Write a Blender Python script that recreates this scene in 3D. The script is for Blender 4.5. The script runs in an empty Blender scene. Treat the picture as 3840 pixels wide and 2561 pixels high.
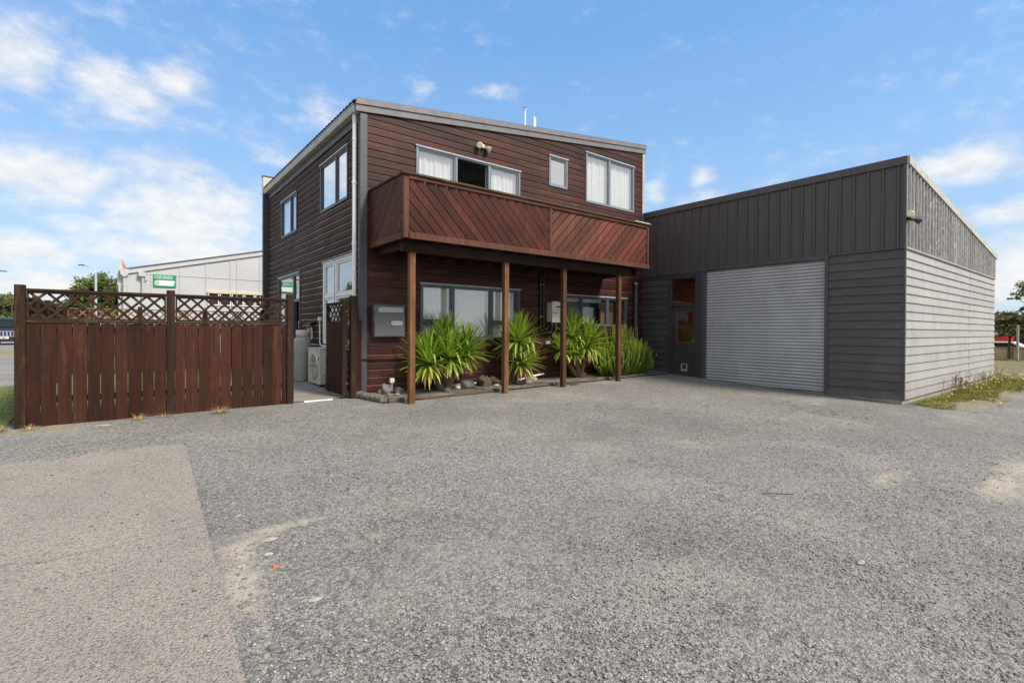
import bpy, bmesh, math, random
from mathutils import Vector, Matrix
import numpy as np
R = math.radians
random.seed(7)
rnd = random.random
def ru(a, b): return a + (b - a) * random.random()
scene = bpy.context.scene
COL = scene.collection

# ---------------------------------------------------------------- camera
f_px, pit, rol, yaw, EYE = 1879.0946851, 0.0068906964, 0.0047239568, 0.9050851885, 1.38
cy, sy, cp, sp = math.cos(yaw), math.sin(yaw), math.cos(pit), math.sin(pit)
F = Vector((cy*cp, sy*cp, -sp)); Rt = Vector((sy, -cy, 0)); U = Rt.cross(F)
R2 = Rt*math.cos(rol) + U*math.sin(rol); U2 = -Rt*math.sin(rol) + U*math.cos(rol)
cam = bpy.data.cameras.new('camera'); camo = bpy.data.objects.new('camera', cam); COL.objects.link(camo)
cam.sensor_width = 36; cam.lens = f_px/3840*36; cam.shift_y = -28.12/3840
cam.clip_start = 0.05; cam.clip_end = 3000
camo.matrix_world = Matrix(((R2.x, U2.x, -F.x, 0), (R2.y, U2.y, -F.y, 0), (R2.z, U2.z, -F.z, EYE), (0, 0, 0, 1)))
scene.camera = camo

# ---------------------------------------------------------------- world, sun, exposure
SUN_TO = Vector((0.30, -0.72, 0.86)).normalized()
scene.view_settings.view_transform = 'Standard'; scene.view_settings.look = 'None'
scene.view_settings.exposure = 1.2; scene.view_settings.gamma = 1
world = bpy.data.worlds.new('World'); scene.world = world; world.use_nodes = True
wn, wl = world.node_tree.nodes, world.node_tree.links
wn.clear()
def WN(t, **kw):
    n = wn.new(t)
    for k, v in kw.items(): setattr(n, k, v)
    return n
def wmath(op, a, b=None, clamp=False):
    n = WN('ShaderNodeMath', operation=op, use_clamp=clamp)
    for i, s in enumerate((a, b)):
        if s is None: continue
        if isinstance(s, (int, float)): n.inputs[i].default_value = s
        else: wl.new(s, n.inputs[i])
    return n.outputs[0]
sky = WN('ShaderNodeTexSky', sky_type='NISHITA', sun_disc=False)
sky.sun_elevation = math.asin(SUN_TO.z); sky.sun_rotation = math.atan2(SUN_TO.x, SUN_TO.y)
sky.air_density = 1.15; sky.dust_density = 0.6; sky.ozone_density = 2.2
tc = WN('ShaderNodeTexCoord'); sep = WN('ShaderNodeSeparateXYZ'); wl.new(tc.outputs['Generated'], sep.inputs[0])
az = wmath('MULTIPLY', wmath('ARCTAN2', sep.outputs[1], sep.outputs[0]), 57.29578)
el = wmath('MULTIPLY', wmath('ARCSINE', sep.outputs[2]), 57.29578)
# warp of the cloud outlines
comb = WN('ShaderNodeCombineXYZ'); wl.new(az, comb.inputs[0]); wl.new(wmath('MULTIPLY', el, 1.7), comb.inputs[1])
def wnoise(scale, detail, rough, off):
    m = WN('ShaderNodeVectorMath', operation='ADD'); wl.new(comb.outputs[0], m.inputs[0]); m.inputs[1].default_value = off
    n = WN('ShaderNodeTexNoise'); n.inputs['Scale'].default_value = scale; n.inputs['Detail'].default_value = detail
    n.inputs['Roughness'].default_value = rough; wl.new(m.outputs[0], n.inputs['Vector']); return n
nz = wnoise(0.20, 9, 0.60, (3, 0, 0)); nz2 = wnoise(0.55, 7, 0.6, (40, 9, 5)); nz3 = wnoise(0.045, 4, 0.5, (11, 70, 2))
blobs = [(96.8,21.2,2.6,2.4,1),(90.0,20.2,3.4,2.2,1.05),(86.2,22.0,2.8,1.3,1.0),(94.8,12.5,5.0,2.3,1),(86.9,14.6,4.2,1.5,.8),
 (84.5,10.6,6.4,3.4,1.15),(85.3,7.2,7.2,1.8,1.1),(96.6,6.5,2.6,1.4,1.15),(94.0,5.9,1.1,.8,1.1),(92.6,8.9,2.3,1.0,.85),(94.2,3.4,5.5,1.4,1.1),
 (73.1,21.6,2.8,2.0,.62),(76.5,17.1,3.0,1.0,.6),(80,4,6,1.5,.7),(9.9,13.9,3.3,1.5,1.05),(7.6,9.7,2.9,1.0,1),(6.5,5.0,3.0,2.8,1.15),(31.2,16.2,1.3,.9,.85),
 (31.2,13.9,2.6,.7,.7),(62.1,25.4,1.6,.9,.7),(53.8,25.4,2.0,.7,.68),(36.1,14.9,1.3,1.3,.8),(70,10,3,3,.4),
 (113,22,8,8,1.25),(185,28,52,24,1.9),(150,25,22,12,1.1),(176,32,22,16,1.3),(-150,24,30,18,1.5),(-95,34,34,20,1.5),(-48,18,30,14,1.7),(-120,60,60,16,1.3),(140,7,28,4,1.1),(-20,7,22,3.5,1.0),(40,75,80,9,.9),(-90,12,60,9,1.3),(-175,10,30,8,1.2)]  # unseen clouds added around the view to whiten ambient light and window reflections
acc = None
for (a0, e0, ra, re, w) in blobs:
    da = wmath('DIVIDE', wmath('SUBTRACT', az, a0), ra); de = wmath('DIVIDE', wmath('SUBTRACT', el, e0), re)
    d2 = wmath('ADD', wmath('MULTIPLY', da, da), wmath('MULTIPLY', de, de))
    g = wmath('MULTIPLY', wmath('EXPONENT', wmath('MULTIPLY', d2, -0.62)), w)
    acc = g if acc is None else wmath('MAXIMUM', acc, g)
dens = wmath('ADD', acc, wmath('MULTIPLY', wmath('SUBTRACT', nz.outputs[0], 0.5), 1.3))
dens = wmath('ADD', dens, wmath('MULTIPLY', wmath('SUBTRACT', nz2.outputs[0], 0.5), 0.85))
mr = WN('ShaderNodeMapRange', interpolation_type='SMOOTHSTEP'); wl.new(dens, mr.inputs[0])
mr.inputs[1].default_value = 0.08; mr.inputs[2].default_value = 1.22; mr.inputs[4].default_value = 0.9
# brighter tops, faintly grey cores
cr = WN('ShaderNodeMapRange'); wl.new(nz2.outputs[0], cr.inputs[0]); cr.inputs[1].default_value = .3; cr.inputs[2].default_value = .7
mixc = WN('ShaderNodeMix', data_type='RGBA'); wl.new(cr.outputs[0], mixc.inputs[0])
mixc.inputs[6].default_value = (3.75, 3.78, 3.85, 1); mixc.inputs[7].default_value = (4.45, 4.4, 4.3, 1)
# thin veil brightening the blue, strongest low down
veil = WN('ShaderNodeMapRange'); wl.new(el, veil.inputs[0]); veil.inputs[1].default_value = 0; veil.inputs[2].default_value = 45
veil.inputs[3].default_value = .80; veil.inputs[4].default_value = .62
mixv = WN('ShaderNodeMix', data_type='RGBA'); wl.new(veil.outputs[0], mixv.inputs[0]); wl.new(sky.outputs[0], mixv.inputs[6])
vc = WN('ShaderNodeMix', data_type='RGBA'); vr = WN('ShaderNodeMapRange'); wl.new(el, vr.inputs[0]); vr.inputs[1].default_value = 0; vr.inputs[2].default_value = 30
wl.new(vr.outputs[0], vc.inputs[0]); vc.inputs[6].default_value = (1.9, 2.75, 3.7, 1); vc.inputs[7].default_value = (.74, 1.86, 3.75, 1); wl.new(vc.outputs[2], mixv.inputs[7])
mixs = WN('ShaderNodeMix', data_type='RGBA'); wl.new(mr.outputs[0], mixs.inputs[0]); wl.new(mixv.outputs[2], mixs.inputs[6]); wl.new(mixc.outputs[2], mixs.inputs[7])
bg = WN('ShaderNodeBackground'); bg.inputs[1].default_value = 0.10; wl.new(mixs.outputs[2], bg.inputs[0])
wo = WN('ShaderNodeOutputWorld'); wl.new(bg.outputs[0], wo.inputs[0])

sl = bpy.data.lights.new('sun', 'SUN'); sl.energy = 2.3; sl.angle = R(14); sl.color = (1, .925, .81)
so = bpy.data.objects.new('sun', sl); COL.objects.link(so); so.location = (0, 0, 30)
so.rotation_euler = SUN_TO.to_track_quat('Z', 'Y').to_euler()

# ---------------------------------------------------------------- helpers
def sstep(a, b, x):
    t = min(1, max(0, (x-a)/(b-a)))
    return t*t*(3-2*t)
def G(x, y):
    xx = min(35, max(-9, x)); z = .01224714*(xx-5)
    yy = min(13, max(-8, y)); z += .04434178*(yy-7)
    if y > 13: z += .0125*min(y-13, 16)
    if x > 12.5 and y < 4.5: z -= .018*min(x-12.5, 9.5)*sstep(31, 23, x)*sstep(4.5, 3.1, y)*sstep(-9, -3, y)
    return z

def srgb(r, g, b):
    f = lambda c: (c/255/12.92) if c/255 <= .04045 else ((c/255+.055)/1.055)**2.4
    return (f(r), f(g), f(b), 1)

class Mat:
    def __init__(s, name, rough=.6, metal=0, spec=.5):
        s.m = bpy.data.materials.new(name); s.m.use_nodes = True
        s.n, s.l = s.m.node_tree.nodes, s.m.node_tree.links
        s.b = s.n['Principled BSDF']; s.b.inputs['Roughness'].default_value = rough
        s.b.inputs['Metallic'].default_value = metal; s.b.inputs['Specular IOR Level'].default_value = spec
        s._pos = None
    def link(s, a, b): s.l.new(a, b)
    def pos(s, sc=(1, 1, 1), obj=False):
        t = s.n.new('ShaderNodeTexCoord').outputs['Object'] if obj else s.n.new('ShaderNodeNewGeometry').outputs['Position']
        mp = s.n.new('ShaderNodeMapping'); mp.inputs['Scale'].default_value = sc; s.link(t, mp.inputs['Vector']); return mp.outputs[0]
    def noise(s, v, scale, detail=4, rough=.55, dist=0):
        n = s.n.new('ShaderNodeTexNoise'); n.inputs['Scale'].default_value = scale; n.inputs['Detail'].default_value = detail
        n.inputs['Roughness'].default_value = rough; n.inputs['Distortion'].default_value = dist; s.link(v, n.inputs['Vector']); return n.outputs[0]
    def vor(s, v, scale, feat='F1', out='Distance', rand=1):
        n = s.n.new('ShaderNodeTexVoronoi'); n.feature = feat; n.inputs['Scale'].default_value = scale
        n.inputs['Randomness'].default_value = rand; s.link(v, n.inputs['Vector']); return n.outputs[out]
    def rng(s, v, a, b, c=0, d=1, smooth=False):
        n = s.n.new('ShaderNodeMapRange'); n.inputs[1].default_value = a; n.inputs[2].default_value = b
        n.inputs[3].default_value = c; n.inputs[4].default_value = d
        if smooth: n.interpolation_type = 'SMOOTHSTEP'
        s.link(v, n.inputs[0]); return n.outputs[0]
    def math(s, op, a, b=0.0, clamp=False):
        n = s.n.new('ShaderNodeMath'); n.operation = op; n.use_clamp = clamp
        for i, x in enumerate((a, b)):
            if isinstance(x, (int, float)): n.inputs[i].default_value = x
            else: s.link(x, n.inputs[i])
        return n.outputs[0]
    def mix(s, f, a, b, mode='MIX'):
        n = s.n.new('ShaderNodeMix'); n.data_type = 'RGBA'; n.blend_type = mode
        for i, x in ((0, f), (6, a), (7, b)):
            if isinstance(x, (int, float)): n.inputs[i].default_value = x
            elif isinstance(x, tuple): n.inputs[i].default_value = x if len(x) == 4 else (*x, 1)
            else: s.link(x, n.inputs[i])
        return n.outputs[2]
    def tone(s, c):
        a = s.n.new('ShaderNodeAttribute'); a.attribute_name = 'tone'
        v = s.n.new('ShaderNodeCombineXYZ')
        for i in range(3): s.link(a.outputs['Fac'], v.inputs[i])
        return s.mix(1.0, c, v.outputs[0], 'MULTIPLY')
    def attr(s, name):
        a = s.n.new('ShaderNodeAttribute'); a.attribute_name = name; return a.outputs['Fac']
    def xyz(s, v):
        n = s.n.new('ShaderNodeSeparateXYZ'); s.link(v, n.inputs[0]); return n.outputs
    def color(s, c):
        if isinstance(c, tuple): s.b.inputs['Base Color'].default_value = c if len(c) == 4 else (*c, 1)
        else: s.link(c, s.b.inputs['Base Color'])
    def bump(s, h, strength=.3, dist=.01):
        n = s.n.new('ShaderNodeBump'); n.inputs['Strength'].default_value = strength; n.inputs['Distance'].default_value = dist
        s.link(h, n.inputs['Height']); s.link(n.outputs[0], s.b.inputs['Normal'])
    def rough(s, v): s.link(v, s.b.inputs['Roughness'])

def simple(name, c, c2=None, rough=.5, metal=0, ns=3, sc=(1, 1, 1), bump=0, bs=40, spec=.5, amt=(.35, .7)):
    m = Mat(name, rough, metal, spec); p = m.pos(sc)
    c2 = c2 or tuple(x*.75 for x in c[:3])
    col = m.mix(m.rng(m.noise(p, ns, 6, .65), amt[0], amt[1]), tuple(c[:3]), tuple(c2[:3]))
    m.color(m.tone(col)); m.rough(m.rng(m.noise(p, ns*2.3, 4), .3, .7, max(.05, rough-.12), min(1, rough+.12)))
    if bump: m.bump(m.noise(p, bs, 4), bump, .005)
    return m.m

def wood(name, c, c2, axis, rough=.62, fade=None, fades=.0, bump=.35, grain=1.0, knots=False, spec=.18):
    m = Mat(name, rough, 0, spec); sc = [22, 22, 22]; sc[axis] = 1.1
    p = m.pos(tuple(sc)); q = m.pos((1, 1, 1))
    g = m.noise(p, 1.6*grain, 7, .68, .6)
    col = m.mix(m.rng(g, .32, .68), tuple(c), tuple(c2))
    col = m.mix(m.math('MULTIPLY', m.rng(m.noise(q, 1.3, 5, .6), .42, .72), .55), col, tuple(x*.55 for x in c2))
    if fade:
        s2 = [5, 5, 5]; s2[axis] = .7
        fm = m.rng(m.noise(m.pos(tuple(s2)), 1.9, 6, .7), .55, .78)
        col = m.mix(m.math('MULTIPLY', fm, fades), col, tuple(fade))
    if knots:
        k = m.rng(m.vor(m.pos((3.2, 3.2, 1.3)), 1.4), .0, .075, 1, 0, True)
        col = m.mix(m.math('MULTIPLY', k, .7), col, tuple(x*.35 for x in c2))
    m.color(m.tone(col)); m.rough(m.rng(g, .3, .7, rough-.1, rough+.15))
    m.bump(m.math('ADD', g, m.noise(q, 60, 3)), bump, .004)
    return m.m

class MB:
    def __init__(s): s.v = []; s.f = []; s.t = []; s.mi = []; s.sm = []
    def face(s, pts, tone=1.0, mi=0, smooth=False):
        i = len(s.v); s.v.extend([tuple(p) for p in pts]); s.f.append(tuple(range(i, i+len(pts)))); s.t.append(tone); s.mi.append(mi); s.sm.append(smooth)
    def grid(s, rows, tone=1.0, mi=0, smooth=True, closed=False, tonef=None):
        i = len(s.v); n = len(rows[0])
        for r in rows: s.v.extend([tuple(p) for p in r])
        for a in range(len(rows)-1):
            for b in range(n if closed else n-1):
                b2 = (b+1) % n
                s.f.append((i+a*n+b, i+a*n+b2, i+(a+1)*n+b2, i+(a+1)*n+b)); s.t.append(tone if tonef is None else tonef(a, b)); s.mi.append(mi); s.sm.append(smooth)
    def box(s, x0, x1, y0, y1, z0, z1, tone=1.0, mi=0):
        s.hexa([(x0,y0,z0),(x1,y0,z0),(x1,y1,z0),(x0,y1,z0),(x0,y0,z1),(x1,y0,z1),(x1,y1,z1),(x0,y1,z1)], tone, mi)
    def hexa(s, p, tone=1.0, mi=0):
        i = len(s.v); s.v.extend([tuple(q) for q in p])
        c = sum((Vector(q) for q in p), Vector())/8
        for f in ((0,3,2,1),(4,5,6,7),(0,1,5,4),(1,2,6,5),(2,3,7,6),(3,0,4,7)):
            a, b, d = (Vector(p[k]) for k in (f[0], f[1], f[2])); n = (b-a).cross(d-a)
            ff = f if n.dot((a+d)/2-c) >= 0 else f[::-1]
            s.f.append(tuple(i+k for k in ff)); s.t.append(tone); s.mi.append(mi); s.sm.append(False)
    def obox(s, c, ax, ay, az, tone=1.0, mi=0):
        c, ax, ay, az = map(Vector, (c, ax, ay, az))
        s.hexa([c-ax-ay-az, c+ax-ay-az, c+ax+ay-az, c-ax+ay-az, c-ax-ay+az, c+ax-ay+az, c+ax+ay+az, c-ax+ay+az], tone, mi)
    def tube(s, path, r, n=10, tone=1.0, mi=0, caps=True):
        path = [Vector(p) for p in path]; rs = r if isinstance(r, (list, tuple)) else [r]*len(path)
        rows = []; up = None
        for k, p in enumerate(path):
            d = (path[min(k+1, len(path)-1)] - path[max(k-1, 0)]).normalized()
            if up is None: up = d.orthogonal().normalized()
            up = (up - d*up.dot(d)).normalized(); sd = d.cross(up)
            rows.append([p + (up*math.cos(a) + sd*math.sin(a))*rs[k] for a in (2*math.pi*j/n for j in range(n))])
        s.grid(rows, tone, mi, True, True)
        if caps: s.face(rows[0][::-1], tone, mi); s.face(rows[-1], tone, mi)
    def lathe(s, c, prof, n=24, tone=1.0, mi=0):
        rows = [[(c[0]+r*math.cos(2*math.pi*j/n), c[1]+r*math.sin(2*math.pi*j/n), c[2]+z) for j in range(n)] for r, z in prof]
        s.grid(rows, tone, mi, True, True)
        if prof[0][0] > 1e-4: s.face(rows[0][::-1], tone, mi)
        if prof[-1][0] > 1e-4: s.face(rows[-1], tone, mi)
    def prism(s, pts, off, tone=1.0, mi=0):
        pts = [Vector(p) for p in pts]; off = Vector(off); q = [p+off for p in pts]
        s.face(pts[::-1], tone, mi); s.face(q, tone, mi)
        for k in range(len(pts)):
            k2 = (k+1) % len(pts); s.face([pts[k], pts[k2], q[k2], q[k]], tone, mi)
    def build(s, name, mat, parent=None, bevel=0, base=None, weld=False, auto=False):
        off = Vector((0, 0, 0))
        if parent is not None: off = Vector(parent['_o']) if '_o' in parent else Vector((0, 0, 0))
        elif base: off = Vector(base)
        me = bpy.data.meshes.new(name)
        me.from_pydata([tuple(Vector(v)-off) for v in s.v], [], s.f)
        mats = mat if isinstance(mat, (list, tuple)) else [mat]
        for m in mats: me.materials.append(m)
        me.polygons.foreach_set('material_index', s.mi); me.polygons.foreach_set('use_smooth', s.sm)
        a = me.attributes.new('tone', 'FLOAT', 'FACE'); a.data.foreach_set('value', s.t)
        if weld:
            bm = bmesh.new(); bm.from_mesh(me); bmesh.ops.remove_doubles(bm, verts=bm.verts, dist=1e-5); bm.to_mesh(me); bm.free()
        me.update()
        o = bpy.data.objects.new(name, me); COL.objects.link(o)
        if parent is not None: o.parent = parent
        else: o.location = off
        o['_o'] = tuple(off)
        if bevel:
            b = o.modifiers.new('bevel', 'BEVEL'); b.width = bevel; b.segments = 2; b.limit_method = 'ANGLE'; b.angle_limit = R(40)
        return o

def tag(o, label=None, cat=None, group=None, kind=None):
    if label: o['label'] = label
    if cat: o['category'] = cat
    if group: o['group'] = group
    if kind: o['kind'] = kind
    return o
def thing(name, loc, label, cat, group=None):
    o = bpy.data.objects.new(name, None); COL.objects.link(o); o.location = loc; o['_o'] = tuple(loc); o.empty_display_size = .2
    return tag(o, label, cat, group)

def clip(poly, fn):   # keep fn>=0
    out = []
    for i in range(len(poly)):
        a, b = poly[i], poly[(i+1) % len(poly)]; fa, fb = fn(a), fn(b)
        if fa >= 0: out.append(a)
        if (fa >= 0) != (fb >= 0):
            t = fa/(fa-fb); out.append((a[0]+(b[0]-a[0])*t, a[1]+(b[1]-a[1])*t))
    return out

def cladding(mb, P, u0, u1, z0, z1, opens, pitch, phase, prof, ztop=None, flip=False, tv=.18, jl=(1.6, 4.5), wob=.0, seed=1):
    """horizontal boards; prof = list of (fraction of pitch, depth)"""
    rg = random.Random(seed)
    k0 = math.floor((z0-phase)/pitch); k1 = math.ceil((z1-phase)/pitch)
    zb = sorted({z for o in opens for z in (o[2], o[3])})
    for k in range(k0, k1):
        b = phase+k*pitch
        joints = [u0]; u = u0-rg.uniform(0, 1.5)
        while u < u1:
            u += rg.uniform(*jl)
            if u0+.2 < u < u1-.2: joints.append(u)
        joints.append(u1); tones = [1+rg.uniform(-tv, tv) for _ in joints]
        dj = [rg.uniform(-.002, .002) for _ in joints]
        segs = [(b+prof[i][0]*pitch, prof[i][1], b+prof[i+1][0]*pitch, prof[i+1][1]) for i in range(len(prof)-1)]
        segs.append((b+pitch, prof[-1][1], b+pitch, prof[0][1]))
        for (za, da, zc, dc) in segs:
            lip = abs(zc-za) < 1e-6
            cuts = [za] + [z for z in zb if za+1e-4 < z < zc-1e-4] + [zc]
            for q in range(len(cuts)-1):
                a, c = cuts[q], cuts[q+1]
                a2, c2 = max(a, z0), min(c, z1)
                if c2 < a2 or (not lip and c2-a2 < 1e-5) or (lip and (a > z1 or a < z0)): continue
                zm = (a2+c2)/2
                D = lambda z: da if lip else da+(dc-da)*(z-za)/(zc-za)
                sp_ = [(u0, u1)]
                for o in opens:
                    if o[2] < zm < o[3]:
                        ns = []
                        for (s0, s1) in sp_:
                            if o[1] <= s0 or o[0] >= s1: ns.append((s0, s1)); continue
                            if o[0] > s0: ns.append((s0, o[0]))
                            if o[1] < s1: ns.append((o[1], s1))
                        sp_ = ns
                for (s0, s1) in sp_:
                    for j in range(len(joints)-1):
                        ua, ub = max(s0, joints[j]), min(s1, joints[j+1])
                        if ub-ua < 1e-4: continue
                        t = tones[j]; e = dj[j]
                        if lip:
                            if ztop:
                                # keep the part below the rake
                                if ztop(ua) < zm and ztop(ub) < zm: continue
                                if ztop(ua) < zm or ztop(ub) < zm:
                                    m = ua+(ub-ua)*(zm-ztop(ua))/(ztop(ub)-ztop(ua))
                                    if ztop(ua) < zm: ua = m
                                    else: ub = m
                            pts = [P(ua, zm, da+e), P(ub, zm, da+e), P(ub, zm, dc+e), P(ua, zm, dc+e)]
                            mb.face(pts[::-1] if flip else pts, t)
                        else:
                            poly = [(ua, a2), (ub, a2), (ub, c2), (ua, c2)]
                            if ztop: poly = clip(poly, lambda p: ztop(p[0])-p[1])
                            if len(poly) < 3: continue
                            pts = [P(p[0], p[1], D(p[1])+e) for p in poly]
                            mb.face(pts[::-1] if flip else pts, t)

def wbox(mb, P, u0, u1, z0, z1, d0, d1, tone=1.0, mi=0):
    mb.hexa([P(u0,z0,d0),P(u1,z0,d0),P(u1,z0,d1),P(u0,z0,d1),P(u0,z1,d0),P(u1,z1,d0),P(u1,z1,d1),P(u0,z1,d1)], tone, mi)

# ---------------------------------------------------------------- materials
# ground gravel
def gravel_nodes(m, p):
    w = m.n.new('ShaderNodeVectorMath'); w.operation = 'MULTIPLY'; w.inputs[1].default_value = (1, 1, .05); m.link(p, w.inputs[0]); p2 = w.outputs[0]
    c1 = m.vor(p2, 62, out='Color'); d1 = m.vor(p2, 62); c2 = m.vor(p2, 118, out='Color'); d2 = m.vor(p2, 118)
    s1 = m.xyz(c1)[0]; s2 = m.xyz(c2)[1]
    col = m.mix(s1, (.115, .108, .098), (.42, .397, .362)); colb = m.mix(s2, (.105, .099, .09), (.40, .378, .345))
    sel = m.rng(m.noise(p2, 9, 3), .42, .58)
    col = m.mix(sel, col, colb)
    tan = m.math('GREATER_THAN', m.xyz(c1)[2], .93); col = m.mix(m.math('MULTIPLY', tan, .55), col, (.40, .33, .25))
    gap = m.math('MULTIPLY', m.rng(d1, .30, .62), m.math('SUBTRACT', 1.0, m.math('MULTIPLY', sel, .5)))
    col = m.mix(m.math('MULTIPLY', gap, .35), col, (.045, .044, .043))
    c3 = m.xyz(m.vor(p2, 42, out='Color')); col = m.mix(m.math('MULTIPLY', m.math('GREATER_THAN', c3[0], .66), .24), col, (.46, .435, .395)); col = m.mix(m.math('MULTIPLY', m.math('LESS_THAN', c3[1], .30), .42), col, (.07, .066, .062))
    h = m.math('SUBTRACT', 1.0, m.math('ADD', m.math('MULTIPLY', d1, .7), m.math('MULTIPLY', d2, .5))); h = m.math('ADD', h, m.math('MULTIPLY', m.noise(p2, 34, 3), .7))
    return col, h
mg = Mat('gravel', .85, 0, .3); p = mg.pos()
col, h = gravel_nodes(mg, p)
lo = mg.noise(p, .32, 5, .6)
col = mg.mix(mg.math('MULTIPLY', mg.rng(lo, .38, .64), .34), col, (.085, .081, .076))
col = mg.mix(mg.math('MULTIPLY', mg.rng(mg.noise(p, .75, 5, .65), .52, .72), .36), col, (.42, .385, .33))
fine = mg.noise(p, 30, 4)
dirt = mg.attr('dirt'); dm = mg.math('MULTIPLY', mg.rng(mg.math('ADD', dirt, mg.math('MULTIPLY', mg.math('SUBTRACT', mg.noise(p, 5, 7, .75), .5), 1.5)), .45, .95), 1.0)
dcol = mg.mix(mg.rng(mg.noise(p, 14, 6, .7), .3, .7), (.44, .36, .27), (.30, .26, .21))
dcol = mg.mix(mg.rng(mg.xyz(mg.vor(p, 75, out='Color'))[0], .55, .9), dcol, (.28, .27, .26))
col = mg.mix(dm, col, dcol)
dry = mg.attr('dry'); dy = mg.rng(mg.math('ADD', dry, mg.math('MULTIPLY', mg.math('SUBTRACT', mg.noise(p, 2.2, 7, .75), .5), 1.6)), .40, .85)
gcol = mg.mix(mg.rng(mg.noise(p, 7, 6, .8), .35, .65), (.37, .275, .12), (.17, .175, .035))
col = mg.mix(mg.math('MULTIPLY', dy, .8), col, gcol)
foot_shade = mg.attr('foot_shade'); col = mg.mix(mg.math('MULTIPLY', mg.rng(mg.math('ADD', foot_shade, mg.math('MULTIPLY', mg.math('SUBTRACT', mg.noise(p, 4, 5), .5), .8)), .3, .9), .5), col, (.055, .055, .052))
mg.color(col); mg.bump(mg.math('MULTIPLY', h, mg.math('SUBTRACT', 1.0, mg.math('MULTIPLY', dm, .6))), .75, .016); M_GRAVEL = mg.m

mc = Mat('aggregate_concrete', .85, 0, .3); p = mc.pos()
base = mc.mix(mc.rng(mc.noise(p, 1.2, 6, .7), .3, .7), (.355, .305, .25), (.26, .222, .185))
v1 = mc.vor(p, 58); vc = mc.xyz(mc.vor(p, 58, out='Color'))
st = mc.mix(vc[0], (.10, .095, .095), (.46, .42, .37))
on = mc.math('MULTIPLY', mc.rng(v1, .25, .42, 1, 0), mc.math('GREATER_THAN', vc[1], .30))
colc = mc.mix(mc.math('MULTIPLY', on, .8), base, st)
v2 = mc.vor(p, 150); vc2 = mc.xyz(mc.vor(p, 150, out='Color'))
colc = mc.mix(mc.math('MULTIPLY', mc.math('GREATER_THAN', vc2[0], .72), .8), colc, (.09, .082, .08))
colc = mc.mix(mc.math('MULTIPLY', mc.rng(mc.noise(p, 45, 5, .8), .35, .65), .35), colc, (.50, .45, .40))
stain = mc.rng(mc.noise(mc.pos((1, .35, 1)), 1.6, 6, .75), .52, .72); colc = mc.mix(mc.math('MULTIPLY', stain, .28), colc, (.12, .11, .105))
wv = mc.math('ABSOLUTE', mc.math('ADD', mc.math('SUBTRACT', mc.xyz(p)[1], 4.55), mc.math('MULTIPLY', mc.math('SUBTRACT', mc.noise(p, 1.5, 6, .7), .5), .35)))
colc = mc.mix(mc.math('MULTIPLY', mc.rng(wv, .002, .014, 1, 0), .38), colc, (.07, .062, .055))
gc, gh = gravel_nodes(mc, p)
spill = mc.attr('spill'); sm_ = mc.rng(mc.math('ADD', spill, mc.math('MULTIPLY', mc.math('SUBTRACT', mc.noise(p, 6, 8, .8), .5), 1.7)), .44, .60)
colc = mc.mix(sm_, colc, gc); mc.color(colc)
mc.bump(mc.math('ADD', mc.math('MULTIPLY', mc.rng(v1, .1, .5, 1, 0), .8), mc.noise(p, 70, 5, .7)), .9, .012); M_CONC = mc.m

M_YARD = simple('yard_concrete', (.26, .235, .20), (.15, .145, .105), .85, ns=2.2, bump=.5, bs=70)
M_SLABOLD = simple('plinth_concrete', (.42, .37, .30), (.24, .21, .165), .9, ns=5, bump=.6, bs=50)
M_BED = None
mb_ = Mat('bed_gravel', .9, 0, .3); p = mb_.pos(); c_, h_ = gravel_nodes(mb_, p)
c_ = mb_.mix(mb_.math('MULTIPLY', mb_.rng(mb_.noise(p, 2.5, 6, .7), .4, .6), .75), c_, (.13, .095, .065)); mb_.color(c_); mb_.bump(h_, .9, .02); M_BED = mb_.m
M_ASPH = simple('road_asphalt', (.25, .235, .215), (.17, .163, .155), .85, ns=.6, sc=(.4, 2.2, 1), bump=.4, bs=60)
M_LAWN = simple('lawn_soil', (.12, .17, .028), (.20, .20, .06), .9, ns=1.4, bump=.9, bs=60)
M_FIELD = simple('far_field', (.22, .20, .09), (.12, .15, .04), .9, ns=.35)

EDGE = (.30, .24, .22)
M_WF = wood('stained_cladding', (.066, .0175, .0115), (.023, .0085, .0064), 0, .5, fade=(.15, .070, .038), fades=.7, spec=.3)
M_WL = wood('shade_toned_cladding', (.060, .025, .0155), (.033, .015, .0105), 1, .60, fade=(.10, .056, .04), fades=.5)  # same stain as the front, browned to paint in the side wall's shade
M_EDGE = wood('worn_skylit_board_edge', (.46, .38, .33), (.15, .085, .065), 1, .6)  # chamfer wear, with sky light painted into the pale colour
M_EDGEF = wood('worn_skylit_front_edge', (.20, .075, .05), (.08, .026, .019), 0, .55)  # front chamfer: wear and painted sky light together
M_BAL = wood('balcony_boards_dark', (.095, .024, .0125), (.042, .012, .008), 2, .5, fade=(.15, .05, .027), fades=.5, spec=.3)
M_BALR = wood('balcony_boards_faded', (.150, .042, .021), (.075, .023, .013), 2, .5, fade=(.22, .085, .045), fades=.6, spec=.3)
M_RAIL = wood('balcony_rail_timber', (.145, .050, .033), (.07, .027, .019), 0, .6, fade=(.27, .16, .11), fades=.7)
M_RAILV = wood('balcony_post_timber', (.155, .058, .038), (.08, .03, .021), 2, .6, fade=(.24, .14, .10), fades=.5)
M_CAP = wood('weathered_cap_timber', (.12, .075, .05), (.055, .042, .028), 0, .8, fade=(.30, .27, .22), fades=.8)
M_BEAM = wood('dark_beam', (.045, .022, .015), (.02, .012, .009), 0, .7)
M_POST = wood('timber_post', (.235, .115, .050), (.10, .045, .020), 2, .7, fade=(.33, .22, .10), fades=.7, bump=.5)
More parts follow.
